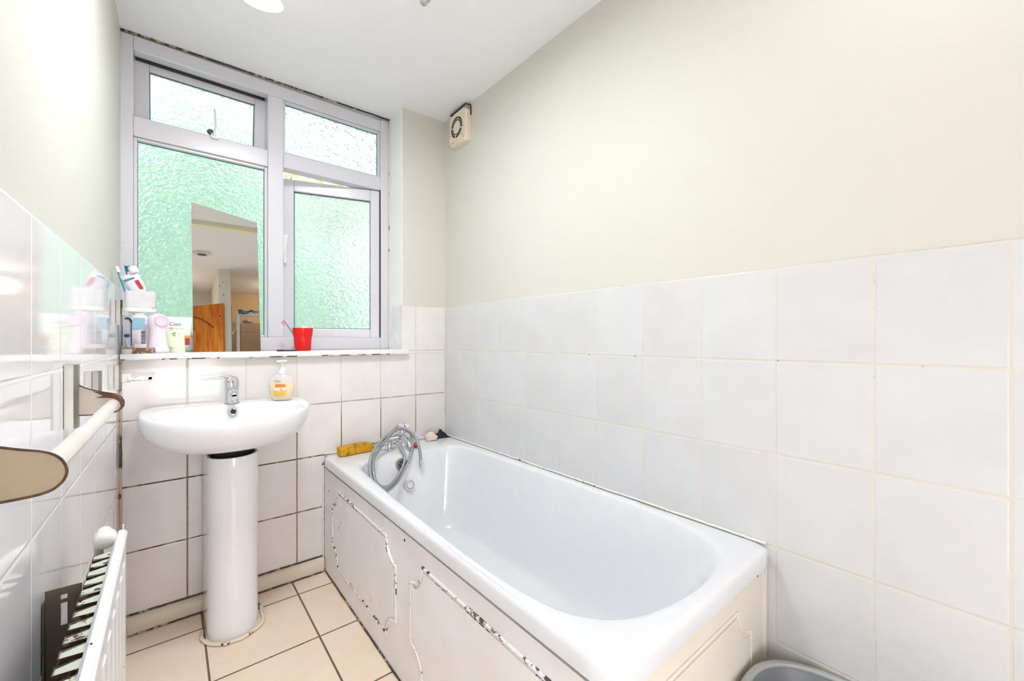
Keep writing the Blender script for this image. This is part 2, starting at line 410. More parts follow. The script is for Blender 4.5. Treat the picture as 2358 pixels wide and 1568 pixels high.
# ------------------------------------------------------------------ window
YF = 2.317
fr = bpy.data.objects.new('window_1', None); C.objects.link(fr); fr['kind'] = 'structure'; fr['label'] = 'white plastic window with four obscure glass lights in the recess'
zt = lambda x: ceil_z(x, 0) - .002
b = B()
box(b, -.158, -.116, YF, YF + .07, 1.062, 2.372); box(b, .936, .985, YF, YF + .07, 1.062, 2.38)
box(b, -.116, .936, YF, YF + .07, 1.062, 1.126); box(b, -.116, .936, YF, YF + .07, 2.312, 2.374)
box(b, .370, .438, YF, YF + .07, 1.126, 2.312)
box(b, -.116, .370, YF, YF + .07, 1.958, 2.040); box(b, .438, .936, YF, YF + .07, 1.973, 2.046)
obj('window_frame', b, UPVC, fr, bevel=.004)
# glazing beads stepped back inside each opening
def beads(x0, x1, z0, z1, w=.012, y=YF + .012, d=.02):
    b = B()
    for a in ((x0, x0 + w, z0, z1), (x1 - w, x1, z0, z1), (x0 + w, x1 - w, z0, z0 + w), (x0 + w, x1 - w, z1 - w, z1)):
        box(b, a[0], a[1], y, y + d, a[2], a[3])
    return b
obj('glazing_bead', beads(-.116, .370, 1.126, 1.958), UPVC, fr, bevel=.003)
obj('glazing_bead', beads(.438, .936, 2.046, 2.312, .010), UPVC, fr, bevel=.003)
def gask(x0, x1, z0, z1, y):
    b = B(); w = .0025
    for a in ((x0, x0 + w, z0, z1), (x1 - w, x1, z0, z1), (x0, x1, z0, z0 + w), (x0, x1, z1 - w, z1)): box(b, a[0], a[1], y, y + .004, a[2], a[3])
    return b
obj('glazing_gasket', gask(-.105, .359, 1.137, 1.947, YF + .033), plain('grey_gasket', rgb(70, 92, 96), .5), fr)
obj('glazing_gasket', gask(.447, .927, 2.055, 2.303, YF + .033), bpy.data.materials['grey_gasket'], fr)
obj('glass_pane', boxm(-.108, .362, YF + .038, YF + .042, 1.134, 1.95), GLASS, fr)
obj('glass_pane', boxm(.445, .929, YF + .038, YF + .042, 2.053, 2.305), GLASS, fr)
obj('gap_shadow_line', boxm(-.112, .366, YF + .050, YF + .069, 2.3060, 2.3119), GASKET_SHADE, fr)  # black strip painted as the shade in the gap above the vent
# top vent, hinged at its head and pushed a little way out
vent = bpy.data.objects.new('vent_sash', None); C.objects.link(vent); vent.parent = fr; vent.location = (.129, YF + .072, 2.328); vent.rotation_euler = (radians(9), 0, 0)
def sash(parent, w_, h_, st, top, bot, hinge_top=True, d=.045, x_from=None):
    x0, x1 = (-w_ / 2, w_ / 2) if x_from is None else x_from
    b = B()
    box(b, x0, x0 + st, 0, d, -h_, 0); box(b, x1 - st, x1, 0, d, -h_, 0)
    box(b, x0 + st, x1 - st, 0, d, -top, 0); box(b, x0 + st, x1 - st, 0, d, -h_, -h_ + bot)
    obj('sash_frame', b, UPVC, parent, bevel=.004)
    o = obj('glass_pane', boxm(x0 + st - .006, x1 - st + .006, .020, .024, -h_ + bot - .006, -top + .006), GLASS, parent)
    b = B(); ww = .003
    for a in ((x0 + st, x0 + st + ww, -h_ + bot, -top), (x1 - st - ww, x1 - st, -h_ + bot, -top), (x0 + st, x1 - st, -top - ww, -top), (x0 + st, x1 - st, -h_ + bot, -h_ + bot + ww)):
        box(b, a[0], a[1], .014, .019, a[2], a[3])
    obj('glazing_gasket', b, bpy.data.materials['grey_gasket'], parent)
sash(vent, .512, .302, .059, .048, .045)
# stay of the vent: white lever standing on a black pivot
b = B(); tube(b, [(.155, 2.309, 2.035), (.156, 2.307, 2.055), (.161, 2.303, 2.08), (.160, 2.302, 2.12), (.157, 2.303, 2.158)], .0085, 10, taper=lambda t: 1.15 - .6 * t, flat=.6)
box(b, .145, .172, 2.305, 2.318, 2.026, 2.045)
hd = obj('stay_handle', b, PLASTW, fr, smooth=True)
b = B(); lathe(b, [(.012, 0), (.0135, .004), (.011, .009)], (.143, 2.316, 2.052), 20, axis='Y'); ptag(obj('pivot_knob', b, plain('black_plastic', rgb(24, 24, 26), .3), hd, smooth=True), 'black pivot knob')
# big right-hand sash, hinged on the right and swung outwards
cs = bpy.data.objects.new('casement_sash', None); C.objects.link(cs); cs.parent = fr; cs.location = (.934, YF + .008, 1.969); cs.rotation_euler = (0, 0, -radians(16))
sash(cs, .49, .8445, .052, .062, .05, x_from=(-.492, 0))
b = B(); box(b, -.485, -.469, -.014, 0, -.36, -.30); tube(b, [(-.477, -.016, -.33), (-.478, -.026, -.34), (-.479, -.027, -.40), (-.478, -.024, -.45)], .008, 8, taper=lambda t: 1.1 - .4 * t)
obj('sash_handle', b, PLASTW, cs, smooth=True)
b = B(); box(b, .9305, .9358, YF + .002, YF + .06, 1.129, 1.971)
obj('hinge_gasket', b, GASKET_SHADE, fr)
# sill board
b = B(); box(b, -.143, 1.010, 2.112, 2.316, 1.0385, 1.060); box(b, -.158, .99, 2.316, 2.40, 1.0365, 1.0615)
obj_s = struct(obj('sill', b, SILLM, bevel=.003)); obj_s.name = 'trim_10'; obj_s['label'] = 'white painted window sill with chipped lower edge'
bead('trim_11', [(-.14, 2.113, 1.0375), (.4, 2.113, 1.0375), (1.005, 2.113, 1.0375)], .0028, peel('dirty_sill_joint', rgb(224, 216, 204), brown=rgb(110, 86, 66), amount=.5, scale=30))

# ------------------------------------------------------------------ garden outside
struct(obj('ground', boxm(-8, 12, 2.45, 16, -.55, -.5), plain('pale_paving', rgb(190, 188, 184), .9)))
def leaf_mat(name, c1, c2):
    m, t, b_ = new_mat(name); v = OBJ(t)
    t.links.new(MIX(t, MR(t, NOISE(t, v, 3, 3), .35, .65), c1, c2), b_.inputs['Base Color'])
    pset(b_, Roughness=.8, Specular_IOR_Level=.1)
    return m
LEAF = leaf_mat('green_leaves', rgb(160, 208, 178), rgb(194, 228, 198))
LEAF2 = leaf_mat('yellow_green_leaves', rgb(150, 204, 90), rgb(196, 230, 120))
BARK = plain('bark', rgb(120, 84, 62), .8)
def shrub(name, label, cat, c, r, n, size, trunk=True, leaf=LEAF):
    t = thing(name, label, cat, (c[0], c[1], -.5))
    b = B()
    for _ in range(n):
        while True:
            p = Vector((random.uniform(-1, 1), random.uniform(-1, 1), random.uniform(-1, 1)))
            if .35 < p.length < 1: break
        p = Vector((p.x * r[0], p.y * r[1], p.z * r[2] + c[2] + .5))
        u = Vector((random.gauss(0, 1), random.gauss(0, 1), random.gauss(0, 1))).normalized(); v = u.orthogonal().normalized()
        s = size * random.uniform(.6, 1.2)
        q = [p - u * s, p + v * s * .45, p + u * s, p - v * s * .45]
        b.faces.new([b.verts.new(x) for x in q])
    f = obj('foliage', b, leaf, t)
    b = B()
    tube(b, [(0, 0, 0), (.05, 0, (c[2] + .5) * .5), (0, .05, c[2] + .5 + r[2] * .3)], .06, 8, taper=lambda q: 1 - .7 * q)
    obj('trunk', b, BARK, t)
    b = B()
    for k in range(12):
        a = random.uniform(0, 6.28); e = Vector((cos(a) * r[0] * .8, sin(a) * r[1] * .8, random.uniform(-.3, .8) * r[2]))
        s0 = Vector((0, 0, (c[2] + .5) * .9)); mid = s0 + e * .5 + Vector((random.uniform(-.1, .1), 0, .1))
        tube(b, crom([s0, mid, s0 + e], 5, False), .014, 5, taper=lambda q: 1 - .7 * q)
    obj('branches', b, BARK, t)
    return t
shrub('garden_tree', 'leafy green tree outside, tallest growth behind the left window lights', 'tree', (.2, 5.6, 1.75), (.95, .7, 1.6), 1300, .15)
shrub('garden_shrub', 'bright green bush outside, low behind the open sash', 'shrub', (1.75, 7.4, .95), (1.2, .7, 1.7), 1300, .17)
shrub('garden_tree', 'thin-branched tree outside, seen through gap above the open sash', 'tree', (1.15, 4.1, 2.45), (.62, .3, .42), 420, .05, leaf=LEAF2)
shrub('garden_shrub', 'green bush outside at the far left, behind the tall pane', 'shrub', (-1.7, 5.6, .9), (.85, .6, 1.5), 700, .15)

# ------------------------------------------------------------------ bathtub
BX0, BX1, BY0, BY1, BZ = .568, 1.2505, .415, 2.1345, .5555
bath = thing('bathtub', 'white acrylic bathtub with scuffed painted side panels along the right wall', 'bathtub', (.91, 1.27, 0))
PB = Vector((-.91, -1.27, 0))
def ray_poly(poly, c, n):
    """sample a closed polygon at n equal angles around c"""
    out = []
    m = len(poly)
    for i in range(n):
        a = 2 * pi * i / n; d = Vector((cos(a), sin(a))); best = None
        for k in range(m):
            p = Vector(poly[k][:2]) - Vector(c); q = Vector(poly[(k + 1) % m][:2]) - Vector(c); e = q - p
            den = d.x * e.y - d.y * e.x
            if abs(den) < 1e-12: continue
            t = (p.x * e.y - p.y * e.x) / den; s_ = (p.x * d.y - p.y * d.x) / den
            if t > 0 and -1e-6 <= s_ <= 1 + 1e-6 and (best is None or t > best): best = t
        out.append((c[0] + d.x * best, c[1] + d.y * best))
    return out
def rrect(x0, x1, y0, y1, r, k=6):
    rr = r if isinstance(r, (list, tuple)) else [r] * 4
    out = []
    for (cx, cy, a0, q) in ((x1 - rr[0], y1 - rr[0], 0, rr[0]), (x0 + rr[1], y1 - rr[1], 90, rr[1]), (x0 + rr[2], y0 + rr[2], 180, rr[2]), (x1 - rr[3], y0 + rr[3], 270, rr[3])):
        for j in range(k + 1):
            a = radians(a0 + 90 * j / k); out.append((cx + q * cos(a), cy + q * sin(a)))
    return out
cen = (.91, 1.22); NB = 200
opening = [(.598, .86), (.602, .74), (.628, .60), (.70, .505), (.80, .468), (.92, .455), (1.04, .468), (1.13, .51), (1.19, .61), (1.212, .76), (1.212, 1.1), (1.205, 1.5), (1.195, 1.77), (1.17, 1.87), (1.10, 1.912), (.95, 1.92), (.80, 1.915), (.70, 1.89), (.650, 1.82), (.632, 1.65), (.622, 1.5), (.608, 1.2), (.600, 1.0)]
opn = ray_poly([tuple(p) for p in crom([(x, y, 0) for x, y in opening], 6)], cen, NB)
flo = ray_poly(rrect(.735, 1.10, .82, 1.80, (.10, .10, .17, .17)), cen, NB)
out_ = lambda d, r=.022: ray_poly(rrect(BX0 + d, BX1 - d, BY0 + d, BY1 - d, r), cen, NB)
def R3(poly, z): return [(x, y, z) for x, y in poly]
def lerp2(a, b_, t): return [(p[0] + (q[0] - p[0]) * t, p[1] + (q[1] - p[1]) * t) for p, q in zip(a, b_)]
o0 = out_(0); rs = []
rs += [R3(out_(.010), .512), R3(o0, .513), R3(o0, .520), R3(o0, .543), R3(out_(.003), .5515), R3(out_(.009, .02), .5555)]
rs += [R3(lerp2(opn, o0, .75), .5558), R3(lerp2(opn, o0, .30), .5545), R3(lerp2(opn, o0, .12), .553), R3(opn, .549)]
inn = []
for t, wv in ((.012, .012), (.04, .035), (.09, .07), (.2, .14), (.4, .27), (.6, .40), (.75, .52), (.86, .64), (.94, .78), (.985, .90), (1.0, 1.0)):
    inn.append(R3(lerp2(opn, flo, wv), .549 - (.549 - .165) * t))
rs += inn
rs.append(R3(lerp2(flo, [cen] * NB, .5), .161)); rs.append(R3(lerp2(flo, [cen] * NB, .9), .159))
b = B(); rings(b, rs, False, True)
for v in b.verts: v.co += PB
sh = obj('tub_shell', b, ACRYL, bath, smooth=True, angle=60)
# side panels
def notched(u0, u1, z0, z1, r=.075, k=8):
    """rectangle with scooped-out corners"""
    out = []
    for cu, cz, a0 in ((u0, z0, 90), (u1, z0, 180), (u1, z1, 270), (u0, z1, 360)):
        for j in range(k + 1):
            a = radians(a0 - 90 * j / k); out.append((cu + r * cos(a), cz + r * sin(a)))
    return out
def routed(bm, poly, fn, m0=0, m1=1):
    """raised field plus its worn bead moulding"""
    c0 = sum(p[0] for p in poly) / len(poly); c1 = sum(p[1] for p in poly) / len(poly)
    k = lambda p, d: (p[0] - d * (1 if p[0] > c0 else -1), p[1] - d * (1 if p[1] > c1 else -1))
    prism(bm, [k(p, .010) for p in poly], fn, -.002, .0032, m0, side=m1)
    tb = bmesh.new(); P = [fn(p, .0005) for p in poly]; tube(tb, P, .0052, 6, closed=True, mi=m1)
    me = bpy.data.meshes.new('t'); tb.to_mesh(me); tb.free(); n0 = len(bm.faces); bm.from_mesh(me); bpy.data.meshes.remove(me)
    bm.faces.ensure_lookup_table()
    for f in bm.faces[n0:]: f.material_index = m1
PX = .579
b = B(); box(b, PX, PX + .012, .437, 2.128, .002, .495)
fnf = lambda p, d: (PX - d, p[0], p[1])
routed(b, notched(1.305, 1.99, .100, .437), fnf); routed(b, notched(.505, 1.193, .100, .437), fnf)
lathe(b, [(.004, 0), (.0045, .0012)], (PX - .0012, 1.24, .472), 10, axis='X', mi=2); lathe(b, [(.003, 0), (.003, .0012)], (PX - .0012, 2.06, .40), 10, axis='X', mi=2)
for v in b.verts: v.co += PB
ptag(obj('side_panel', b, [PANEL, WORN, DARK], bath), 'long painted side panel with scuffed mouldings')
PY = .432
b = B(); box(b, PX, 1.248, PY, PY + .012, .002, .495)
fne = lambda p, d: (p[0], PY - d, p[1])
routed(b, notched(.66, 1.148, .100, .444), fne, 0, 0)
lathe(b, [(.006, 0), (.006, .0015)], (1.197, PY + .0005, .492), 14, axis='Y', mi=2); lathe(b, [(.0095, 0), (.0095, .0008)], (1.197, PY + .0003, .492), 14, axis='Y')
for v in b.verts: v.co += PB
ptag(obj('end_panel', b, [PANELW, WORN, DARK], bath), 'cream end panel with a black screw hole')
b = B(); box(b, 1.2365, 1.2495, PY - .006, PY + .012, .002, .495)
for v in b.verts: v.co += PB
obj('edge_batten', b, PANELW, bath)
# overflow with slots, on the tap end
def onwall(z):
    t = (.549 - z) / (.549 - .165); return 1.918 - .10 * t
b = B(); rot = Matrix.Rotation(radians(-10), 3, 'X')
lathe(b, [(.0, .002), (.019, .002), (.022, .005), (.027, .005), (.0275, 0), (.0275, -.004)], (0, 0, 0), 32, axis='Y', rot=None)
ov = obj('overflow', b, STEEL, bath, smooth=True, loc=Vector((.872, 1.903, .507)) + PB, rot=(radians(-12), 0, 0))
b = B()
for k in range(6):
    a = k * pi / 3; lathe(b, [(.0045, 0), (.0045, .0035)], (.012 * cos(a), 0, .012 * sin(a)), 10, axis='Y')
obj('overflow_holes', b, DARK, ov)
b = B(); lathe(b, [(.008, .004), (.010, .0055), (.024, .004), (.026, 0), (.026, -.003)], (0, 0, 0), 32, axis='Y')
wa = obj('waste_strainer', b, plain('white_plug', rgb(226, 226, 226), .2), bath, smooth=True, loc=Vector((.905, 1.880, .405)) + PB, rot=(radians(-16), 0, 0))
b = B()
for k in range(12):
    a = k * pi / 6; lathe(b, [(.0028, 0), (.0028, .0052)], (.018 * cos(a), 0, .018 * sin(a)), 8, axis='Y')
obj('strainer_holes', b, plain('grey_holes', rgb(110, 110, 112), .5), wa)

# ------------------------------------------------------------------ bath mixer tap and its hose
mx_ = thing('bath_mixer_tap', 'chrome bath mixer tap with coiled grey shower hose on the tub ledge', 'tap', (.92, 2.03, .556))
b = B()
lathe(b, [(.024, 0), (.024, .004), (.013, .010), (.012, .045), (.014, .05)], (-.055, 0, 0), 24)
lathe(b, [(.024, 0), (.024, .004), (.013, .010), (.012, .045), (.014, .05)], (.075, 0, 0), 24)
tube(b, [(-.075, 0, .052), (-.03, 0, .055), (.03, 0, .055), (.095, 0, .052)], .018, 16)
lathe(b, [(.012, .05), (.016, .062), (.017, .085), (.014, .098), (.010, .104)], (.012, -.004, 0), 20)
tube(b, crom([(.01, -.01, .05), (.01, -.05, .052), (.01, -.085, .04), (.01, -.10, .018)], 6, False), .0125, 14)
lathe(b, [(.011, -.004), (.011, .012), (.0085, .016)], (.012, -.02, .012), 16)
obj('tap_body', b, CHROME, mx_, smooth=True)
b = B(); tube(b, [(-.072, -.008, .062), (-.095, -.02, .060), (-.15, -.045, .055), (-.158, -.048, .054)], .0125, 12, flat=.55)
tube(b, [(-.15, -.045, .052), (-.156, -.05, .03), (-.158, -.052, .012)], .007, 10)
obj('lever_handle', b, CHROME, mx_, smooth=True)
b = B()
for k in range(3): tube(b, [(.02 + .028 * cos(k * 2.1 + .5), -.03, .045 + .028 * sin(k * 2.1 + .5)), (.02, -.034, .045)], .008, 10)
lathe(b, [(.011, 0), (.018, .006), (.020, .02), (.012, .028)], (.02, -.022, .045), 20, axis='Y')
obj('cross_handle', b, CHROME, mx_, smooth=True)
b = B(); box(b, .0, .03, -.012, .010, .098, .118); tube(b, [(-.004, -.02, .112), (-.004, .012, .112)], .012, 12); tube(b, [(.034, -.02, .112), (.034, .012, .112)], .012, 12)
obj('handset_cradle', b, CHROME, mx_, bevel=.002, smooth=True)
hose = []
O = Vector((.92, 2.03, .556))
def W(x, y, z): return Vector((x, y, z)) - O
hp = [(.967, 1.885, .500), (.966, 1.885, .525), (.960, 1.895, .585), (.950, 1.94, .640), (.905, 2.0, .668), (.86, 1.985, .655), (.79, 1.95, .625), (.725, 1.89, .59), (.692, 1.84, .555), (.683, 1.80, .50), (.690, 1.79, .465), (.72, 1.79, .440), (.77, 1.81, .432), (.83, 1.85, .448), (.882, 1.885, .490), (.915, 1.90, .53), (.942, 1.93, .575), (.955, 1.96, .62), (.935, 1.985, .655), (.90, 1.99, .662), (.85, 1.975, .645), (.78, 1.93, .60), (.722, 1.87, .565), (.702, 1.82, .52), (.71, 1.80, .475), (.75, 1.80, .450), (.81, 1.84, .458), (.865, 1.88, .495), (.888, 1.90, .54), (.882, 1.93, .575), (.878, 1.955, .598)]
b = B(); tube(b, crom([W(*p) for p in hp], 10, False), .0072, 12)
m_, t_, b_ = new_mat('ribbed_hose'); v_ = OBJ(t_)
wv = N(t_, 'ShaderNodeTexWave'); wv.inputs['Scale'].default_value = 85; wv.bands_direction = 'Z'; t_.links.new(v_, wv.inputs[0])
pset(b_, Base_Color=(.40, .41, .43, 1), Metallic=.7, Roughness=.34); BUMP(t_, b_, wv.outputs['Fac'], .7, .001)
ho = obj('shower_hose', b, m_, mx_, smooth='all')
b = B()
e = [W(*p) for p in ((.9665, 1.885, .518), (.967, 1.885, .496), (.9675, 1.885, .474))]
tube(b, e, .0098, 14); tube(b, [e[1], e[1] + (e[2] - e[1]) * .15], .0115, 14); obj('hose_nut', b, CHROME, ho, smooth=True)
b = B(); tube(b, [W(.880, 1.962, .585), W(.878, 1.954, .603)], .0105, 14); obj('hose_nut', b, CHROME, ho, smooth=True)
b = B()
P = crom([(.893, 2.005, .60), (.885, 1.96, .57), (.874, 1.915, .535), (.872, 1.905, .515)], 12, False)
for i, p in enumerate(P): lathe(b, [(.001, -.0016), (.0019, 0), (.001, .0016)], W(*p), 6)
obj('plug_chain', b, CHROME, mx_, smooth='all')
# red strip hanging behind the hose
b = B(); P = crom([(.972, 2.09, .635), (.988, 2.065, .61), (.998, 2.02, .570), (.990, 1.97, .5605)], 6, False)
a_ = [b.verts.new(p + Vector((-.012, .0, .002))) for p in P]; c_ = [b.verts.new(p + Vector((.014, .004, 0))) for p in P]
for i in range(len(P) - 1): b.faces.new((a_[i], a_[i + 1], c_[i + 1], c_[i]))
o = obj('red_scraper', b, plain('red_plastic', rgb(205, 52, 44), .3), smooth=True)
sm = o.modifiers.new('solid', 'SOLIDIFY'); sm.thickness = .004; sm.offset = 1
tag(o, 'thin red plastic piece on the tub ledge behind the shower hose', 'plastic piece')

# ------------------------------------------------------------------ things on the tub ledge
m_, t_, b_ = new_mat('sponge_foam'); v_ = OBJ(t_)
vo = N(t_, 'ShaderNodeTexVoronoi'); vo.inputs['Scale'].default_value = 130; t_.links.new(v_, vo.inputs['Vector'])
t_.links.new(MIX(t_, MR(t_, NOISE(t_, v_, 30, 5, .7), .36, .5), rgb(150, 100, 10), rgb(212, 158, 24)), b_.inputs['Base Color']); pset(b_, Roughness=.9)
BUMP(t_, b_, vo.outputs['Distance'], .6, .002)
b = B(); box(b, -.080, .080, -.026, .026, 0, .042)
bmesh.ops.subdivide_edges(b, edges=b.edges, cuts=5, use_grid_fill=True)
for v in b.verts:
    v.co.z += .002 * sin(v.co.x * 40 + 1) * (v.co.z / .04); v.co.y += .003 * sin(v.co.x * 45)
o = obj('bath_sponge', b, m_, smooth=True, loc=(.703, 2.062, .5575), rot=(0, 0, radians(3)), bevel=0)
sb = o.modifiers.new('bev', 'SUBSURF'); sb.levels = 1; sb.render_levels = 1
tag(o, 'worn mustard yellow bath sponge on the tub corner below the tiles', 'sponge')
b = B(); bmesh.ops.create_icosphere(b, subdivisions=3, radius=1)
for v in b.verts:
    n = v.co.copy(); k = 1 + .13 * sin(n.x * 4 + 1) * cos(n.y * 5) + .08 * sin(n.z * 7); v.co = Vector((n.x * .036 * k, n.y * .020 * k, max(n.z, -.75) * .022 * k + .0165))
    v.co.z += .010 * (1 - abs(n.x + .4)) * (n.z > 0)
tag(obj('soap_bar', b, plain('pale_pink_soap', rgb(240, 222, 208), .45), smooth='all', loc=(1.118, 2.055, .5577), rot=(0, 0, radians(-14))), 'pale pink irregular bar of soap in the far tub corner', 'soap')
b = B(); rr_ = random.Random(3)
gx, gy = 12, 8; g = [[None] * (gy + 1) for _ in range(gx + 1)]
for i in range(gx + 1):
    for j in range(gy + 1):
        x = (i / gx - .5); y = (j / gy - .5); r2 = (x * x * 4 + y * y * 4)
        z = max(0, 1 - r2) ** 1.0 * (.050 if x > 0 else .028) * (1 - .9 * abs(x - .15)) * rr_.uniform(.8, 1.1)
        g[i][j] = b.verts.new((x * .13, y * .05, max(z, .0008)))
for i in range(gx):
    for j in range(gy): b.faces.new((g[i][j], g[i + 1][j], g[i + 1][j + 1], g[i][j + 1]))
bt = [[b.verts.new((g[i][j].co.x, g[i][j].co.y, 0)) for j in (0, gy)] for i in range(gx + 1)]
tag(obj('black_cloth', b, plain('black_fabric', rgb(30, 31, 34), .85, bump=.5), smooth=True, loc=(1.178, 2.090, .5575), rot=(0, 0, radians(-8))), 'crumpled black cloth pushed into the far tub corner', 'cloth')

# ------------------------------------------------------------------ pedestal sink
sink = thing('pedestal_sink', 'white ceramic pedestal sink mounted under the window sill', 'sink', (.19, 1.98, 0))
PS = Vector((-.19, -1.98, 0))
def soup(a, n, x0, yc, ax, bf, bb, pf=2.15, pb=5.0):
    ca, sa = cos(a), sin(a); p = pb if sa > 0 else pf
    x = ax * abs(ca) ** (2 / p) * (1 if ca >= 0 else -1); y = (bb if sa > 0 else bf) * abs(sa) ** (2 / p) * (1 if sa >= 0 else -1)
    return (x0 + x, yc + y)
NS = 72
outl = [soup(2 * pi * i / NS, 0, .187, 1.95, .275, .257, .184) for i in range(NS)]
innl = [soup(2 * pi * i / NS, 0, .19, 1.89, .236, .165, .105, 2.2, 3.0) for i in range(NS)]
pc = (.19, 1.985)
def dip(y): return -.020 * max(0, (2.02 - y) / .32) ** 1.3
def ringz(poly, z, k=1, c=pc, d=True): return [(c[0] + (x - c[0]) * k, c[1] + (y - c[1]) * k, z + (dip(y) if d else 0)) for x, y in poly]
rs = [ringz(outl, .692, .30, d=False), ringz(outl, .694, .42, d=False), ringz(outl, .708, .62, d=False), ringz(outl, .735, .80), ringz(outl, .768, .935), ringz(outl, .808, .992), ringz(outl, .836, 1.0), ringz(outl, .851, .993), ringz(outl, .856, .975)]
ic = (.19, 1.88)
rs += [ringz(innl, .8555, 1.05, ic), ringz(innl, .852, 1.0, ic), ringz(innl, .838, .965, ic), ringz(innl, .805, .90, ic, False), ringz(innl, .765, .76, ic, False), ringz(innl, .738, .55, ic, False), ringz(innl, .726, .28, ic, False), ringz(innl, .723, .10, ic, False)]
b = B(); rings(b, rs, True, True)
for v in b.verts:
    v.co.y = min(v.co.y, 2.1355); v.co += PS
obj('bowl', b, CERAM, sink, smooth='all', subsurf=1)
b = B()
prof = []
for a in range(0, 181, 10): prof.append((.19 + .0875 * cos(radians(180 + a)), 1.93 + .0875 * sin(radians(180 + a))))
ped = [(.10, 2.09)] + prof + [(.278, 2.09)]
def pring(z, k): return [(.19 + (x - .19) * k, 1.96 + (y - 1.96) * k, z) for x, y in ped]
rings(b, [pring(.0, .955), pring(.012, .955), pring(.03, .945), pring(.35, .94), pring(.655, .955), pring(.672, .945), pring(.672, .86), pring(.05, .82)], True, False)
for v in b.verts: v.co += PS
obj('pedestal', b, CERAM, sink, smooth=True, angle=50)
b = B(); lathe(b, [(.066, .50), (.066, .687)], (.19, 1.97, 0), 20, cap0=False)
for v in b.verts: v.co += PS
ptag(obj('gap_shade_core', b, plain('dark_gap_shade', rgb(44, 38, 34), .6), sink), 'dark core standing in for shade between bowl and pedestal')  # dark cylinder imitates the shade in the gap under the bowl
b = B(); P = [(x + random.uniform(-.003, .003) + (.004 if x > .19 else -.002), y + random.uniform(-.004, .003) - .006, .005) for x, y in [(.285, 2.04), (.289, 1.99), (.288, 1.955)] + [(.19 + .097 * cos(radians(a)), 1.93 + .097 * sin(radians(a))) for a in range(0, -181, -12)] + [(.096, 1.97)]]
tube(b, [Vector(p) + PS for p in P], .007, 8, flat=.7)
ptag(obj('base_sealant', b, peel('yellowed_sealant', rgb(232, 220, 200), brown=rgb(120, 88, 56), amount=.42, scale=50), sink, smooth='all'), 'yellowed sealant ring around the foot')
b = B(); lathe(b, [(.010, .001), (.0125, .002), (.0150, .001), (.0155, -.003)], (0, 0, 0), 28, axis='Y', cap0=False, cap1=False)
o_ = obj('overflow_ring', b, CHROME, sink, smooth=True, loc=Vector((.196, 1.981, .827)) + PS, rot=(radians(-28), 0, 0))
b = B(); lathe(b, [(.0112, -.001), (.0112, .0005)], (0, 0, 0), 24, axis='Y'); obj('overflow_hole', b, plain('dark_green_hole', rgb(36, 48, 46), .4), o_)
# tap
tap = thing('basin_mixer_tap', 'chrome single lever mixer tap on the sink ledge', 'tap', (.196, 2.035, .856))
b = B()
lathe(b, [(.0275, 0), (.0275, .003), (.0255, .006), (.0250, .06), (.0262, .068), (.0262, .074), (.022, .082)], (0, 0, 0), 28)
tube(b, crom([(0, -.008, .052), (0, -.045, .053), (0, -.085, .045), (0, -.092, .038)], 5, False), .0150, 14, flat=.8)
obj('tap_body', b, CHROME, tap, smooth=True)
b = B(); lathe(b, [(.0095, 0), (.0105, .008), (.008, .010)], (0, -.090, .026), 18); obj('aerator', b, CHROME, tap, smooth=True)
b = B(); lathe(b, [(.0262, .075), (.0265, .09), (.022, .102), (.010, .108)], (0, 0, 0), 28)
tube(b, crom([(.012, -.002, .100), (-.012, -.004, .107), (-.040, -.006, .104), (-.080, -.010, .100), (-.094, -.012, .101)], 6, False), .0125, 12, taper=lambda t: 1.15 - .5 * t, flat=.5)
lv = obj('lever', b, CHROME, tap, smooth=True)
b = B(); lathe(b, [(.003, 0), (.003, .001)], (0, 0, 0), 12, axis='Y'); obj('hot_cold_dot', b, plain('red_dot', rgb(190, 40, 40), .3), lv, loc=(-.013, -.0232, .088))

# ------------------------------------------------------------------ soap dispenser on the ledge
sd = thing('soap_dispenser', 'round flat pump bottle of pale orange liquid soap on the sink ledge', 'soap dispenser', (.372, 2.0, .8555))
sd.rotation_euler = (0, 0, radians(-22))
def bottle(prof, sy, n=36):
    b = B(); lathe(b, prof, (0, 0, 0), n, 1, sy); return b
pr = [(.030, .0), (.034, .002), (.040, .010), (.0475, .03), (.051, .055), (.049, .078), (.041, .097), (.028, .110), (.018, .116), (.0165, .118)]
obj('bottle', bottle(pr, .62), clear('clear_pet', (.96, .97, .98, 1), .08, .30), sd, smooth='all')
lq = [(.028, .002), (.032, .003), (.038, .011), (.0455, .03), (.0492, .055), (.0475, .0745), (.0465, .0748)]
obj('liquid_soap', bottle(lq, .60), plain('orange_cream_liquid', rgb(255, 226, 160), .3, var=.005), sd, smooth=True)
b = B(); lathe(b, [(.0185, .112), (.0185, .130), (.014, .134), (.010, .137), (.0055, .142), (.0055, .160), (.008, .163)], (0, 0, 0), 28)
box(b, -.020, .020, -.0075, .0075, .1625, .170); box(b, -.0045, .0045, -.040, -.005, .1615, .168)
obj('pump', b, PLASTW, sd, smooth=True, bevel=.0015)
def decal(name, poly, y, mat, parent, z=0.):
    """thin printed label that follows the flattened bottle front"""
    b = B(); fn = lambda p, d: Vector((p[0], y(p) - d, p[1])); prism(b, poly, fn, 0, .0006); return obj(name, b, mat, parent)
yb = lambda p: -.62 * math.sqrt(max(.0001, .0512 ** 2 - p[0] ** 2)) - .0006
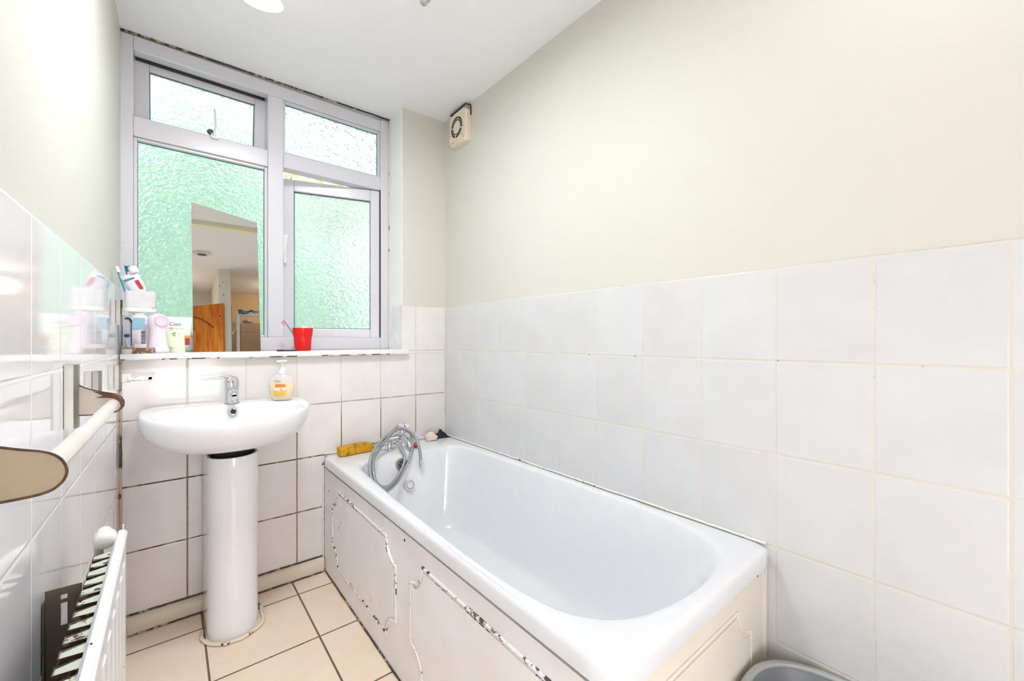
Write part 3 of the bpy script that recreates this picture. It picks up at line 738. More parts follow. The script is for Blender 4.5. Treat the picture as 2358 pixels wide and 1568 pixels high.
def grid_decal(name, x0, x1, z0, z1, yfn, mat, parent, shape=None):
    b = B(); n, m = 12, 12; vv = {}
    for i in range(n + 1):
        for j in range(m + 1):
            x = x0 + (x1 - x0) * i / n; z = z0 + (z1 - z0) * j / m
            vv[i, j] = b.verts.new((x, yfn((x, z)), z))
    for i in range(n):
        for j in range(m):
            cx, cz = (i + .5) / n * 2 - 1, (j + .5) / m * 2 - 1
            if shape is None or shape(cx, cz): b.faces.new((vv[i, j], vv[i + 1, j], vv[i + 1, j + 1], vv[i, j + 1]))
    loose = [v for v in b.verts if not v.link_faces]
    for v in loose: b.verts.remove(v)
    return obj(name, b, mat, parent)
def ybot(p): # radius of the bottle at height z
    z = p[1]; r = 0
    for (r0, z0), (r1, z1) in zip(pr, pr[1:]):
        if z0 <= z <= z1: r = r0 + (r1 - r0) * (z - z0) / max(1e-6, z1 - z0)
    return -.62 * math.sqrt(max(1e-5, r * r - p[0] ** 2)) - .0009
lb = grid_decal('printed_label', -.026, .020, .022, .050, ybot, plain('orange_label', rgb(250, 190, 84), .4, var=.01), sd)
grid_decal('label_band', -.020, .020, .053, .070, ybot, plain('deep_orange_print', rgb(240, 132, 50), .4, var=.01), lb)
grid_decal('label_swoosh', -.024, .021, .037, .056, lambda p: ybot(p) - .0004, plain('cream_print', rgb(255, 238, 220), .4, var=.003), lb, lambda x, z: (x * .9) ** 2 + (z - .7) ** 2 < 1.3 and not ((x - .15) ** 2 / .3 + (z - .1) ** 2 / .35 < .55 and x > .05))
words('label_text', 'Cien', .012, plain('navy_print', rgb(40, 40, 80), .5), sd, (-.010, -.0325, .083), (radians(78), 0, 0))

# ------------------------------------------------------------------ mirror leaning on the window
nA = radians(4); b = B()
mc = [(.073, 2.290, 1.716), (.320, 2.286, 1.668), (.329, 2.2445, 1.0605), (.079, 2.2445, 1.0605)]
nv = Vector((0, -cos(nA), sin(nA)))
def onpl(p): # drop on to the leaning plane
    p = Vector(p); q = Vector((0, 2.2445, 1.0605)); return p - nv * (p - q).dot(nv)
f0 = [b.verts.new(onpl(p)) for p in mc]; f1 = [b.verts.new(onpl(p) - nv * .004) for p in mc]
b.faces.new(f0).material_index = 0; b.faces.new(f1[::-1]).material_index = 1
for i in range(4): b.faces.new((f0[i], f0[(i + 1) % 4], f1[(i + 1) % 4], f1[i])).material_index = 1
tag(obj('frameless_mirror', b, [MIRROR, plain('mirror_edge', rgb(200, 214, 208), .2)]), 'tall frameless mirror leaning against the big obscure window pane on the sill', 'mirror')

# ------------------------------------------------------------------ things on the sill
SZ = 1.0602
def item(name, label, cat, x, y, z=SZ, rz=0., group=None):
    o = thing(name, label, cat, (x, y, z), group); o.rotation_euler = (0, 0, radians(rz)); return o
cup = item('tumbler', 'red plastic tumbler with fluted lower half on the sill', 'cup', .500, 2.205)
b = B(); n = 60
def cring(r, z, fl=0):
    return [((r + fl * (.5 + .5 * cos(12 * 2 * pi * i / n))) * cos(2 * pi * i / n), (r + fl * (.5 + .5 * cos(12 * 2 * pi * i / n))) * sin(2 * pi * i / n), z) for i in range(n)]
rings(b, [cring(.034, 0), cring(.0345, .002), cring(.0375, .05, .0018), cring(.039, .070, .0018), cring(.042, .073), cring(.0455, .108), cring(.0455, .110), cring(.0435, .110), cring(.040, .073), cring(.036, .006), cring(.034, .004)], True, True)
RED, t_, b_ = new_mat('translucent_red'); pset(b_, Base_Color=rgb(250, 34, 40), Roughness=.22); tl = N(t_, 'ShaderNodeBsdfTranslucent'); tl.inputs[0].default_value = rgb(255, 50, 50)
ms = N(t_, 'ShaderNodeMixShader'); ms.inputs[0].default_value = .35; t_.links.new(b_.outputs[0], ms.inputs[1]); t_.links.new(tl.outputs[0], ms.inputs[2]); t_.links.new(ms.outputs[0], t_.nodes['Material Output'].inputs[0])
obj('cup_wall', b, RED, cup, smooth=True, angle=50)
def toothbrush(label, base, top, col, bris, group=None, face=(0, -1, 0)):
    base, top = Vector(base), Vector(top); t = thing('toothbrush', label, 'toothbrush', base, group); d = top - base; L = d.length; u = d.normalized(); f = Vector(face)
    f = (f - u * f.dot(u)).normalized()
    b = B(); tube(b, [(0, 0, 0), u * .02, u * L * .5, u * L * .78, u * L * .84, u * L], .005, 10, taper=lambda q: (1.0, .9, .95, .55, .7, .75)[min(5, int(q * 5 + .01))] if True else 1, flat=.6)
    obj('handle', b, col, t, smooth=True)
    b = B()
    side = u.cross(f)
    for i in range(5):
        for j in (-1, 0, 1):
            p = u * (L * .86 + i * L * .028) + side * j * .003 + f * .002; tube(b, [p, p + f * .012], .0021, 6)
    obj('bristles', b, bris, t)
    return t
GRN = plain('green_plastic', rgb(30, 130, 96), .3); PINKB = plain('pink_bristles', rgb(246, 150, 140), .6); WHB = plain('white_bristles', rgb(240, 248, 250), .6)
TEAL = plain('teal_plastic', rgb(20, 150, 170), .3); BLU = plain('blue_plastic', rgb(30, 110, 200), .3)
toothbrush('green toothbrush with pink bristles leaning out of the red tumbler', (.505, 2.205, 1.068), (.418, 2.215, 1.208), GRN, PINKB, face=(-.3, -.2, -1))
b = B(); lathe(b, [(.017, 0), (.019, .004), (.019, .100), (.016, .109), (.010, .113), (.003, .1145)], (0, 0, 0), 24)
o = obj('white_bottle', b, PLASTW, smooth=True, loc=(.508, 2.213, 1.0665)); tag(o, 'small white capped bottle standing inside the red tumbler', 'bottle')
b = B(); box(b, -.045, .045, -.008, .008, 0, .006); box(b, -.045, -.02, -.010, .010, 0, .008)
tag(obj('black_comb', b, plain('black_comb_plastic', rgb(46, 40, 42), .4), bevel=.002, loc=(.425, 2.150, SZ)), 'thin black comb lying flat on the sill left of the red tumbler', 'comb')

# big pink bottle, waisted with a round ball-like top
bt_ = item('shower_gel_bottle', 'pink waisted bottle with a round head on the left of the sill', 'bottle', -.036, 2.185)
PINK = plain('pearly_pink_plastic', rgb(251, 236, 248), .25, var=.005)
b = bottle([(.031, 0), (.036, .003), (.037, .018), (.033, .021), (.0305, .030), (.0265, .060), (.0245, .085), (.027, .102), (.031, .115), (.032, .130), (.028, .145), (.016, .155), (.005, .158)], .65)
obj('bottle_body', b, PINK, bt_, smooth=True, angle=50)
b = B(); lathe(b, [(.016, .002), (.020, .004), (.022, .001), (.022, -.01)], (.012, -.020, .128), 28, axis='Y'); obj('round_cap', b, plain('pink_cap', rgb(248, 220, 240), .2, var=.005), bt_, smooth=True)
# green-white squeezy tube printed Cien
tb = item('cream_tube', 'pale green and white squeeze tube with printed lettering beside the mirror', 'tube', .026, 2.232)
b = B(); rs = []
for z, wx, wy in ((0, .026, .018), (.022, .027, .019), (.0225, .036, .019), (.05, .040, .018), (.10, .045, .010), (.138, .0475, .003), (.148, .0475, .0015)):
    rs.append([(wx * cos(2 * pi * i / 28), wy * sin(2 * pi * i / 28), z) for i in range(28)])
rings(b, rs)
m_, t_, b_ = new_mat('tube_print'); sp = N(t_, 'ShaderNodeSeparateXYZ'); t_.links.new(OBJ(t_), sp.inputs[0])
t_.links.new(MIX(t_, MR(t_, sp.outputs[2], .075, .11), rgb(238, 249, 220), rgb(246, 251, 248)), b_.inputs['Base Color']); pset(b_, Roughness=.35)
tbd = obj('tube_body', b, m_, tb, smooth=True)
words('label_text', 'Cien', .021, plain('teal_print', rgb(60, 120, 130), .5), tb, (-.008, -.0122, .118), (radians(95), 0, 0))
b = B(); box(b, -.028, -.013, -.0160, -.0152, .0985, .1025); obj('orange_print', b, plain('orange_print', rgb(226, 130, 70), .5), tb)
b = B(); box(b, -.010, .022, -.0158, -.0150, .0985, .1005)
obj('label_line', b, plain('lime_print', rgb(170, 205, 110), .5), tb)
b = B()
for (x, z, s_) in ((-.014, .078, .006), (-.008, .082, .005), (-.010, .070, .004), (.004, .075, .003)):
    P = [(x - s_, z), (x, z + s_ * .5), (x + s_, z), (x, z - s_ * .5)]; prism(b, P, lambda p, d: (p[0], -.0178 + d, p[1]), 0, .001)
obj('leaf_print', b, plain('leaf_green_print', rgb(130, 180, 70), .5), tb)
b = B(); box(b, .024, .040, -.0172, -.0155, .030, .062); box(b, .023, .041, -.0176, -.0152, .060, .071, 1)
obj('tea_glass_print', b, [plain('dark_red_print', rgb(160, 50, 40), .4), plain('amber_print', rgb(250, 160, 60), .4)], tb)
# white bottle with blue label and barcode
wb_ = item('lotion_bottle', 'white rounded bottle with light blue label and barcode beside the pink bottle', 'bottle', -.093, 2.235)
b = bottle([(.030, 0), (.034, .003), (.036, .03), (.036, .11), (.031, .135), (.020, .150), (.013, .154), (.013, .166), (.004, .167)], .6)
obj('bottle_body', b, plain('pale_lilac_plastic', rgb(246, 238, 246), .25, var=.005), wb_, smooth=True)
b = B(); box(b, -.018, .018, -.0228, -.0222, .095, .140); obj('blue_label', b, plain('light_blue_print', rgb(160, 214, 236), .4), wb_)
b = B()
for k in range(9): box(b, .006, .018, -.0230, -.0224, .022 + k * .0078, .022 + k * .0078 + random.choice((.003, .004, .0055)))
obj('barcode', b, plain('dark_barcode_ink', rgb(96, 104, 130), .5), wb_)
# narrow carton with navy edges
cb_ = item('toothpaste_carton', 'upright white carton with navy edge stripes against the left wall', 'carton', -.126, 2.165)
b = B(); box(b, -.014, .014, -.010, .010, 0, .128); obj('carton_body', b, plain('white_card', rgb(232, 234, 244), .5), cb_, bevel=.001)
b = B(); box(b, -.0145, -.0115, -.0106, -.0098, .03, .122); box(b, .0112, .0145, -.0106, -.0098, .03, .122); obj('edge_stripe', b, plain('navy_stripe', rgb(44, 60, 104), .5), cb_)
b = B(); tube(b, crom([(-.004, -.011, .132), (.004, -.012, .135), (.011, -.012, .128), (.013, -.011, .120)], 4, False), .0035, 8); obj('hanging_loop', b, plain('dark_blue_loop', rgb(36, 48, 84), .4), cb_, smooth=True)
# small patterned soap box and brush in front
b = B(); box(b, -.048, .032, -.010, .010, 0, .021)
m_, t_, b_ = new_mat('floral_card'); v_ = OBJ(t_)
vo = N(t_, 'ShaderNodeTexVoronoi'); vo.inputs['Scale'].default_value = 120; t_.links.new(v_, vo.inputs['Vector'])
t_.links.new(MIX(t_, MR(t_, vo.outputs['Distance'], .3, .5), rgb(214, 170, 146), rgb(128, 96, 76)), b_.inputs['Base Color'])
tag(obj('patterned_box', b, m_, bevel=.001, loc=(-.076, 2.150, SZ)), 'small flat brown patterned box at the left front of the sill', 'box')
b = B(); lathe(b, [(.014, 0), (.016, .003), (.016, .016), (.012, .019)], (0, 0, 0), 10)
tag(obj('shell_ornament', b, plain('cream_shell', rgb(226, 216, 200), .5, bump=.6), loc=(-.124, 2.128, SZ)), 'tiny cream scalloped shell ornament at the left end of the sill', 'ornament')
b = B(); box(b, -.018, .018, -.006, .006, 0, .016)
tag(obj('tablet_packet', b, plain('white_pack', rgb(244, 236, 240), .4), bevel=.001, loc=(-.086, 2.148, SZ + .0213)), 'tiny white packet resting on the brown patterned box', 'packet')
toothbrush('white toothbrush with bright blue head leaning on the left tiles above the sill', (-.116, 2.145, 1.064), (-.1315, 2.150, 1.132), PLASTW, BLU, face=(1, -.8, .3))

# ------------------------------------------------------------------ wall brackets, holders and towel rail
def bracket(name, y, z0, z1, w_=.030, t=.016):
    """vertical metal mounting strip on the left tiles"""
    b = B(); x = XL(y) + .0006
    prof = [(0, -w_ / 2), (t * .7, -w_ / 2), (t, -w_ / 4), (t, w_ / 4), (t * .7, w_ / 2), (0, w_ / 2)]
    prism(b, prof, lambda p, d: (x + p[0], y + p[1], d), z0, z1); return b
# far tumbler holder high on the wall
th_ = thing('tumbler_holder', 'flaking white wall holder on a metal plate above the sill corner', 'wall holder', (-.145, 2.03, 1.21))
def rel(bm, o):
    for v in bm.verts: v.co -= Vector(o.location)
    return bm
obj('wall_plate', rel(bracket('p', 2.035, 1.165, 1.255), th_), STEEL, th_)
b = B(); box(b, XL(2.03) + .016, XL(2.03) + .034, 2.018, 2.05, 1.200, 1.2275)
prism(b, rrect(-.128, -.036, 1.985, 2.075, .03, 5), lambda p, d: (p[0], p[1], d), 1.212, 1.228)
rel(b, th_); obj('holder_arm', b, FLAKE, th_, bevel=.002)
b = B(); prism(b, rrect(-.122, -.038, 1.99, 2.07, .012, 4), lambda p, d: (p[0], p[1], d), 0, .058)
tag(obj('square_beaker', b, plain('frosted_beaker', rgb(222, 222, 224), .35), bevel=.002, loc=(0, 0, 1.2285)), 'square frosted white beaker standing in the flaking wall holder', 'beaker')
tp = thing('toothpaste_tube', 'white toothpaste tube with small red label sticking out of the square beaker', 'toothpaste', (-.072, 2.035, 1.26))
tp.rotation_euler = (0, radians(-26), radians(0))
b = B(); rs = []
for z, wx, wy in ((.02, .014, .013), (.035, .024, .017), (.06, .026, .014), (.085, .026, .008), (.098, .027, .002)): rs.append([(wx * cos(2 * pi * i / 24), wy * sin(2 * pi * i / 24), z) for i in range(24)])
rings(b, rs); obj('tube_body', b, plain('white_tube', rgb(232, 230, 244), .25), tp, smooth=True)
b = B(); box(b, .006, .017, -.0172, -.0150, .036, .070); obj('red_label', b, plain('red_print', rgb(196, 40, 60), .4), tp)
b = B(); box(b, -.022, .010, -.0118, -.0095, .078, .083); obj('green_stripe', b, plain('green_blue_print', rgb(70, 140, 120), .4), tp)
b = B(); lathe(b, [(.012, .10), (.015, .104), (.014, .122), (.008, .126)], (.02, 0, -.004), 16); obj('nozzle_cap', b, plain('blush_cap', rgb(252, 236, 236), .3), tp, smooth=True)
toothbrush('teal toothbrush in the square beaker, the one nearest the wall', (-.108, 2.02, 1.235), (-.147, 2.02, 1.372), TEAL, WHB, 'toothbrushes in the square beaker', face=(.3, -1, 0))
toothbrush('blue and teal toothbrush in the square beaker, right of the one by the wall', (-.100, 2.05, 1.235), (-.124, 2.04, 1.380), BLU, TEAL, 'toothbrushes in the square beaker', face=(1, -1, 0))
# toilet roll arm below
ra = thing('paper_holder_arm', 'flaking white paper holder arm on a metal plate below the sill', 'wall holder', (-.145, 2.0, .98))
obj('wall_plate', rel(bracket('p', 1.985, .940, 1.025, .036), ra), STEEL, ra)
b = B(); box(b, XL(2) + .016, XL(2) + .042, 1.995, 2.02, .962, .992); box(b, -.115, -.046, 1.99, 2.012, .966, .981); tube(b, [(-.052, 2.012, .9725), (-.052, 1.99, .9725)], .0105, 16)
rel(b, ra); obj('holder_arm', b, FLAKE, ra, bevel=.003)
o = obj('bare_wall_bracket', bracket('p', 1.53, .950, 1.030, .034), STEEL); tag(o, 'short bare metal bracket on the left tiles, between towel rail and holder arm', 'bracket')
# towel rail
tr_ = thing('towel_rail', 'white towel rail with chipped curved end plates on the left wall', 'towel rail', (-.15, .96, .975))
def plate(y, dz=0.):
    x0 = -.152; b = B()
    top = crom([(x0, 1.030, 0), (x0 + .02, 1.014, 0), (x0 + .045, 1.004, 0), (x0 + .064, .998, 0), (x0 + .074, .990, 0), (x0 + .078, .978, 0), (x0 + .074, .967, 0), (x0 + .062, .960, 0), (x0 + .03, .958, 0), (x0, .960, 0)], 4, False)
    for p in top: p.y += dz
    prism(b, [(p.x, p.y) for p in top], lambda p, d: (p[0], d, p[1]), y, y + .007, 0, side=1)
    tube(b, [(p.x, y - .0004, p.y) for p in top], .0012, 6, mi=2)
    return rel(b, tr_)
PLATEM = peel('grey_plate_enamel', rgb(206, 200, 186), brown=rgb(104, 60, 34), amount=.30, scale=16, rough=.4)
EDGEM = plain('white_edge', rgb(226, 240, 236), .3); RUSTM = peel('rusty_edge', rgb(90, 70, 56), amount=.6, scale=60)
ep = obj('end_plate', plate(1.200), [PLATEM, EDGEM, RUSTM], tr_)
b = B(); prism(b, [(-.122, 1.0065), (-.107, 1.0025), (-.093, .9985), (-.083, .993), (-.0762, .984), (-.0755, .972), (-.084, .9635), (-.0795, .972), (-.0815, .981), (-.089, .988), (-.097, .9905), (-.117, .9925), (-.106, .9955), (-.115, 1.002)], lambda p, d: (p[0], d, p[1]), 1.1990, 1.2002)
ptag(obj('paint_chip', rel(b, tr_), plain('bare_brown_base', rgb(110, 66, 42), .6, var=.05), ep), 'brown patch where the enamel has flaked off')
obj('end_plate', plate(.565, .010), [plain('tan_plate_face', rgb(160, 142, 116), .5), EDGEM, RUSTM], tr_)
b = B(); tube(b, [(-.096, .570, .980), (-.093, .95, .9765), (-.092, 1.201, .9765)], .0105, 20)
obj('rail', rel(b, tr_), plain('ivory_rail', rgb(232, 224, 218), .25, var=.02), tr_, smooth=True)
obj('wall_plate', rel(bracket('p', 1.200, .936, 1.062, .042, .018), tr_), STEEL, tr_)
obj('wall_plate', rel(bracket('p', .555, .936, 1.062, .042, .018), tr_), STEEL, tr_)

# ------------------------------------------------------------------ radiator
rad = thing('radiator', 'white panel radiator with worn open top low on the left wall', 'radiator', (-.11, .8, .12))
RY0, RY1, RZ = -.15, 1.232, .700
b = B(); box(b, -.086, -.073, RY0, RY1, .12, RZ - .012)
prism(b, [(-.0885, RZ - .014), (-.0705, RZ - .014), (-.0705, RZ - .006), (-.076, RZ), (-.084, RZ), (-.0885, RZ - .006)], lambda p, d: (p[0], d, p[1]), RY0, RY1 + .001)
box(b, -.0785, -.0765, RY1 - .002, RY1 + .006, .13, RZ + .010)
for k in range(20):
    yy = RY0 + .04 + k * .066
    prism(b, [(-.0735, yy), (-.0708, yy + .012), (-.0708, yy + .03), (-.0735, yy + .042)], lambda p, d: (p[0], p[1], d), .15, RZ - .05)
obj('front_panel', rel(b, rad), RADW, rad, bevel=.0015)
b = B(); P = []; y = RY0 + .02; up_ = 0
seq = []
while y < RY1 - .075:
    seq += [(-.090, y), (-.1155, y + .003), (-.1155, y + .0225), (-.090, y + .0255)]; y += .036
def sheet(bm, seq, z0, z1, th=.0012):
    a = [bm.verts.new((p[0], p[1], z0)) for p in seq]; c = [bm.verts.new((p[0], p[1], z1)) for p in seq]
    for i in range(len(seq) - 1): bm.faces.new((a[i], a[i + 1], c[i + 1], c[i]))
sheet(b, seq, .16, RZ - .014)
# the closed tops of alternate channels
for i in range(0, len(seq) - 3, 4):
    q = seq[i:i + 4]; z = RZ - .0145
    bb = [b.verts.new((p[0], p[1], z + (0 if k in (0, 3) else -.002))) for k, p in enumerate(q)]; b.faces.new(bb).material_index = 1
o = obj('convector_fins', rel(b, rad), [FINGAP, FIN], rad); s_ = o.modifiers.new('solid', 'SOLIDIFY'); s_.thickness = .0014
ptag(o, 'pale green rusty convector fins with channels darkened as shade')
# hanging bracket with a hole and a slot
b = B(); y = 1.03; xs = [XL(y) + .001, -.1455, -.1385, -.117]
def plate_h(bm, x0, x1, z0, z1): box(bm, x0, x1, y, y + .002, z0, z1)
z_ = RZ - .010
hx0, hx1 = -.1425, -.1345
xa, xb = XL(y) + .001, -.117
plate_h(b, xa, hx0, .30, z_); plate_h(b, hx1, xb, .30, z_)
plate_h(b, hx0, hx1, z_ - .012, z_); plate_h(b, hx0, hx1, z_ - .026, z_ - .020); plate_h(b, hx0, hx1, .30, z_ - .064)
box(b, xa, xa + .0015, y - .018, y, .30, z_ - .012)
ptag(obj('hanging_bracket', rel(b, rad), plain('dark_bronze_steel', rgb(104, 94, 80), .5), rad), 'dark metal hanging bracket with slot')
b = B(); lathe(b, [(.0, .005), (.010, .004), (.0155, .001), (.0175, -.003), (.0175, -.015), (.0187, -.016), (.0187, -.019), (.014, -.020), (.012, -.04)], (0, 0, 0), 32, axis='Y')
vb = obj('valve_cap', b, peel('chipped_valve_plastic', rgb(240, 238, 230), brown=rgb(90, 80, 62), amount=.33, scale=60, rough=.25), rad, smooth=True, loc=Vector((-.101, 1.185, .697)) - Vector(rad.location), rot=(radians(14), 0, radians(8)))
b = B(); tube(b, [(-.112, 1.20, .69), (-.112, 1.20, .60), (-.112, 1.20, .002)], .0075, 12); obj('supply_pipe', rel(b, rad), plain('painted_pipe', rgb(214, 208, 196), .4), rad, smooth=True)

# ------------------------------------------------------------------ extractor fan
fan = thing('extractor_fan', 'yellowed square extractor fan high in the right corner', 'extractor fan', (1.258, 1.955, 2.28))
FANM = peel('yellowed_plastic', rgb(240, 228, 208), brown=rgb(150, 120, 80), amount=.32, scale=20, rough=.35, streak=.3)
b = B()
def fring(hy, hz, x, ch): return [(x, 1.955 + sy_ * yy, 2.283 + sz_ * zz) for (sy_, yy, sz_, zz) in ((1, hy, 1, hz - ch), (1, hy - ch, 1, hz), (-1, hy - ch, 1, hz), (-1, hy, 1, hz - ch), (-1, hy, -1, hz - ch), (-1, hy - ch, -1, hz), (1, hy - ch, -1, hz), (1, hy, -1, hz - ch))]
rings(b, [fring(.084, .088, 1.2595, .016), fring(.084, .088, 1.232, .016), fring(.080, .084, 1.222, .018)])
obj('fan_casing', rel(b, fan), FANM, fan, bevel=.002)
b = B()
for r0, r1 in ((.036, .043), (.047, .056)):
    n = 48; 
    for a0, a1 in ((12, 100), (108, 196), (204, 280), (290, 365)):
        k = 14; A = [radians(a0 + (a1 - a0) * i / k) for i in range(k + 1)]
        poly = [(r1 * cos(a), r1 * sin(a)) for a in A] + [(r0 * cos(a), r0 * sin(a)) for a in reversed(A)]
        prism(b, poly, lambda p, d: (d, 1.960 + p[0], 2.287 + p[1]), 1.2212, 1.2224)
obj('intake_slots', rel(b, fan), DARK, fan)
for y_, z_2 in ((2.024, 2.26), (1.897, 2.272), (1.888, 2.211)):
    b = B(); lathe(b, [(.0032, 0), (.0032, .001)], (1.2212, y_, z_2), 10, axis='X'); obj('screw', rel(b, fan), plain('dark_screw', rgb(90, 70, 60), .5), fan)
for y_, y2, z_2 in ((1.995, 2.022, 2.2115), (1.892, 1.916, 2.2275)):
    b = B(); box(b, 1.2214, 1.2224, y_, y2, z_2, z_2 + .0038); obj('rating_print', rel(b, fan), plain('faded_red_print', rgb(206, 150, 130), .5), fan)
o = bead('trim_12', [(1.252, 2.03, 2.3905), (1.226, 2.03, 2.380), (1.226, 1.875, 2.3815), (1.255, 1.87, 2.384), (1.2555, 1.869, 2.33)], .004, peel('black_fan_crack', rgb(200, 190, 176), brown=rgb(30, 26, 24), amount=.66, scale=40))

# ------------------------------------------------------------------ ceiling lights
sp_ = thing('ceiling_spotlight', 'ceiling spotlight with chrome arms and a lit glass shade by the window', 'ceiling light', (.45, 1.30, 2.384))
b = B(); lathe(b, [(.055, 0), (.055, -.012), (.040, -.022), (.012, -.026)], (0, 0, 0), 32); obj('ceiling_plate', b, CHROME, sp_, smooth=True)
SHG = emit('lit_frosted_shade', rgb(255, 246, 234), 1.6); BULB = emit('lit_bulb', rgb(255, 250, 240), 14)
def head(c, aim, armp):
    b = B(); tube(b, crom(armp, 6, False), .006, 10); a_ = obj('arm', b, CHROME, sp_, smooth='all')
    q = Vector((0, 0, -1)).rotation_difference(Vector(aim).normalized()).to_euler()
    b = B(); lathe(b, [(.018, .030), (.020, .010), (.034, -.015), (.052, -.045), (.060, -.062)], (0, 0, 0), 32, cap1=False); o = obj('shade', b, SHG, sp_, smooth='all', loc=c, rot=q)
    s_ = o.modifiers.new('solid', 'SOLIDIFY'); s_.thickness = .003
    b = B(); lathe(b, [(.004, .0), (.020, -.012), (.024, -.03), (.016, -.048), (.004, -.054)], (0, 0, 0), 20); obj('bulb', b, BULB, sp_, smooth='all', loc=c, rot=q)
head((-.215, .285, -.085), (.1, .2, -1), [(-.02, .02, -.02), (-.12, .15, -.03), (-.2, .27, -.045), (-.215, .285, -.06)])
b = B(); tube(b, crom([(.02, 0, -.02), (.12, .03, -.035), (.215, .040, -.035), (.238, .040, -.040)], 6, False), .007, 10)
rr = Matrix.Rotation(radians(35), 3, 'Y')
lathe(b, [(.013, -.022), (.0145, -.018), (.0145, .014), (.011, .018)], (.262, .048, -.046), 20, rot=rr)
ptag(obj('clamp_knob', b, CHROME, sp_, smooth=True), 'bare chrome arm end')
light('spot_bulbs', 'AREA', (.30, 1.18, 2.33), (0, 0, 0), LAMP['front'], (.94, .97, 1), shape='DISK', size=.34)
# round ceiling light behind the camera, seen in the mirror
dl = thing('round_ceiling_light', 'round white ceiling fitting with dark centre, seen in the mirror', 'ceiling light', (.25, -.52, 2.384))
b = B(); lathe(b, [(.075, .002), (.078, -.004), (.070, -.016), (.040, -.020), (.038, -.012)], (0, 0, 0), 36, cap1=False); obj('trim_ring', b, plain('white_trim_ring', rgb(230, 230, 226), .3), dl, smooth=True)
b = B(); lathe(b, [(.038, -.010), (.036, -.0185), (.010, -.020)], (0, 0, 0), 28); obj('dark_centre', b, plain('brown_grille', rgb(96, 88, 76), .5), dl, smooth=True)
light('side_fill_light', 'AREA', (.98, .0, 2.28), (0, 0, 0), LAMP['right'], (.94, .97, 1), shape='DISK', size=.3)  # added fill without a fitting, evens out the room, outside the mirror's view
light('back_fill_light', 'POINT', (-.06, -1.5, 2.0), (0, 0, 0), LAMP['back'], (1, .90, .78), shadow_soft_size=.06)  # added unseen lamp, lights the area behind the camera
light('shower_fill_light', 'POINT', (1.12, -1.65, 2.2), (0, 0, 0), LAMP['shower'], (1, .88, .74), shadow_soft_size=.08)  # added unseen lamp, brightens the peach shower corner in the mirror

# ------------------------------------------------------------------ tub on the floor, bottom right
tu = thing('plastic_washing_tub', 'grey oval plastic washing tub on the floor beside the bath end', 'tub', (1.085, .19, 0))
b = B(); n = 64
def ov(ax, ay, z, p=2.5): return [(ax * abs(cos(2 * pi * i / n)) ** (2 / p) * (1 if cos(2 * pi * i / n) >= 0 else -1), ay * abs(sin(2 * pi * i / n)) ** (2 / p) * (1 if sin(2 * pi * i / n) >= 0 else -1), z) for i in range(n)]
rings(b, [ov(.105, .165, .0), ov(.112, .172, .004), ov(.147, .212, .282), ov(.158, .223, .284), ov(.162, .227, .290), ov(.158, .223, .297), ov(.148, .213, .298), ov(.143, .208, .292), ov(.110, .170, .010), ov(.100, .160, .006)])
obj('tub_wall', b, plain('mid_grey_plastic', rgb(132, 136, 140), .4), tu, smooth=True, angle=50)
b = B(); rings(b, [ov(.1585, .2235, .2955), ov(.162, .227, .2985), ov(.158, .223, .3030), ov(.146, .211, .3035), ov(.1435, .2085, .2985), ov(.1445, .2095, .2955)], False, False)
ptag(obj('tub_rim', b, plain('light_grey_plastic', rgb(190, 194, 192), .35), tu, smooth=True, angle=50), 'lighter grey rolled rim')

# ------------------------------------------------------------------ behind the camera, seen in the mirror
PINE = None
m_, t_, b_ = new_mat('orange_pine'); v_ = OBJ(t_)
g_ = NOISE(t_, v_, 6, 5, .6, (6, 6, .7)); kn = N(t_, 'ShaderNodeTexVoronoi'); kn.inputs['Scale'].default_value = 7; t_.links.new(v_, kn.inputs['Vector'])
c1 = MIX(t_, MR(t_, g_, .35, .65), rgb(200, 100, 22), rgb(240, 158, 62))
t_.links.new(MIX(t_, MR(t_, kn.outputs['Distance'], .10, .05), c1, rgb(84, 38, 12)), b_.inputs['Base Color']); pset(b_, Roughness=.35)
PINE = m_
dr = bpy.data.objects.new('door_1', None); C.objects.link(dr); dr['kind'] = 'structure'; dr['label'] = 'open orange pine panelled door, seen in the mirror'
dr.location = (.462, -.992, 0); dr.rotation_euler = (0, 0, radians(180 + 42))
b = B(); L = .72; H_ = 1.98
box(b, 0, .10, -.018, .018, .01, H_); box(b, L - .10, L, -.018, .018, .01, H_); box(b, .10, L - .10, -.018, .018, .01, .2); box(b, .10, L - .10, -.018, .018, .86, 1.0); box(b, .31, .40, -.018, .018, .2, 1.7)
n = 14; xs_ = [.10 + (L - .20) * i / n for i in range(n + 1)]
arch = [(x, 1.72 + .14 * sin(pi * (x - .10) / (L - .2))) for x in xs_]
prism(b, arch + [(L - .10, H_), (.10, H_)], lambda p, d: (p[0], d, p[1]), -.018, .018)
obj('door_frame', b, PINE, dr, bevel=.002)
b = B(); box(b, .09, L - .09, -.004, .004, .15, 1.87); obj('door_panel', b, PINE, dr)
b = B()
for sy in (-.0185, .0185): tube(b, [(x, sy, z - .004) for x, z in arch], .004, 6)
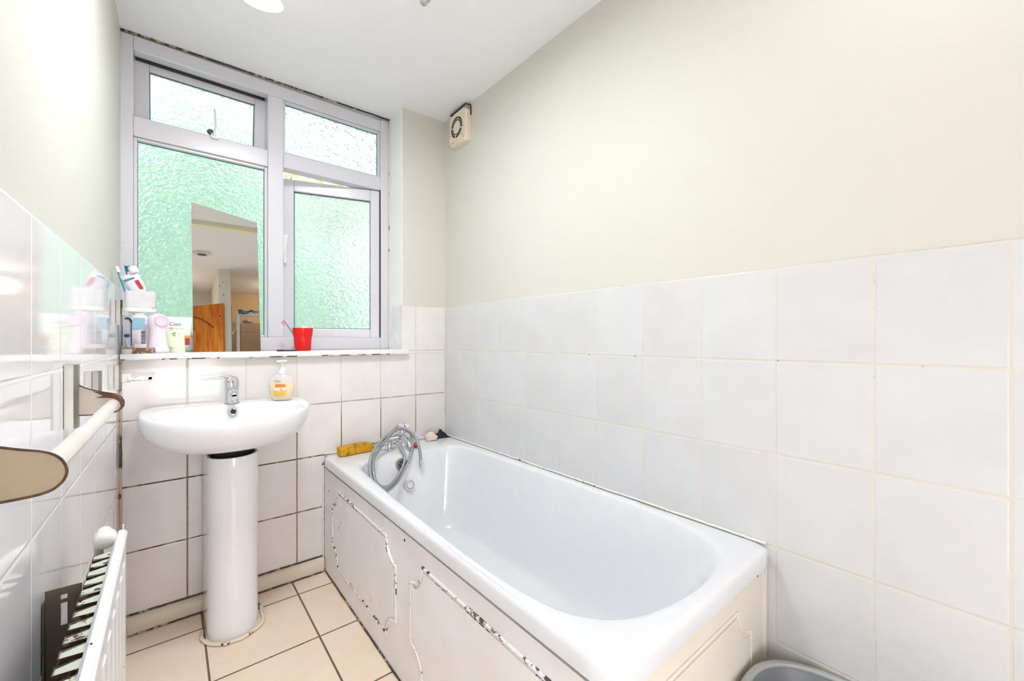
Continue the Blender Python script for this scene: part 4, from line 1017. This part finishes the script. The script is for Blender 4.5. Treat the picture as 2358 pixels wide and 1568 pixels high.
obj('arch_moulding', b, plain('dark_pine_groove', rgb(92, 44, 14), .5), dr)
# shower enclosure rail, post, head and cloth
se = thing('shower_screen', 'white framed shower screen reflected in the mirror', 'shower screen', (.6, -1.2, 0))
b = B(); box(b, -.005, .030, -.015, .015, .02, 1.885); box(b, .60, .62, -.015, .015, .02, 1.885); box(b, -.005, .62, -.016, .016, 1.885, 1.935); box(b, -.005, .62, -.016, .016, .02, .06)
obj('screen_frame', b, PLASTW, se, bevel=.003)
sr = thing('shower_rail', 'chrome shower head on a riser pipe reflected in the mirror', 'shower', (.565, -1.75, 0))
b = B(); tube(b, [(.0, 0, 1.1), (0, 0, 2.25)], .009, 12); box(b, -.012, .03, -.012, .012, 2.20, 2.26); obj('riser_pipe', b, STEEL, sr, smooth=True)
b = B(); tube(b, crom([(.03, .2, 1.72), (.06, .2, 1.80), (.12, .2, 1.865), (.16, .2, 1.88)], 6, False), .012, 12)
lathe(b, [(.012, .03), (.035, .02), (.055, 0), (.055, -.012), (.045, -.016)], (.185, .2, 1.885), 28, rot=None); box(b, -.01, .03, -.02, .21, 1.70, 1.73)
obj('shower_head', b, CHROME, sr, smooth=True)
b = B(); n = 16; vv = {}
for i in range(n + 1):
    for j in range(7):
        s_ = j / 6; x = i / n * .20; y = (.028 if s_ < .5 else -.028); z = 1.942 - abs(s_ - .5) * 2 * (.055 - .045 * i / n) + .018 * max(0, sin(i * .7 + s_))
        vv[i, j] = b.verts.new((x, -.06 + .12 * s_ * 1.0 - .0, z) if 0 else (x, (s_ - .5) * .07, z))
for i in range(n):
    for j in range(6): b.faces.new((vv[i, j], vv[i + 1, j], vv[i + 1, j + 1], vv[i, j + 1]))
o = obj('blue_cloth', b, plain('teal_cloth', rgb(70, 130, 150), .8, bump=.3), smooth='all', loc=(.62, -1.2, .002)); s_ = o.modifiers.new('solid', 'SOLIDIFY'); s_.thickness = .003; s_.offset = 1
tag(o, 'teal blue cloth draped over the shower screen rail, seen in the mirror', 'cloth')
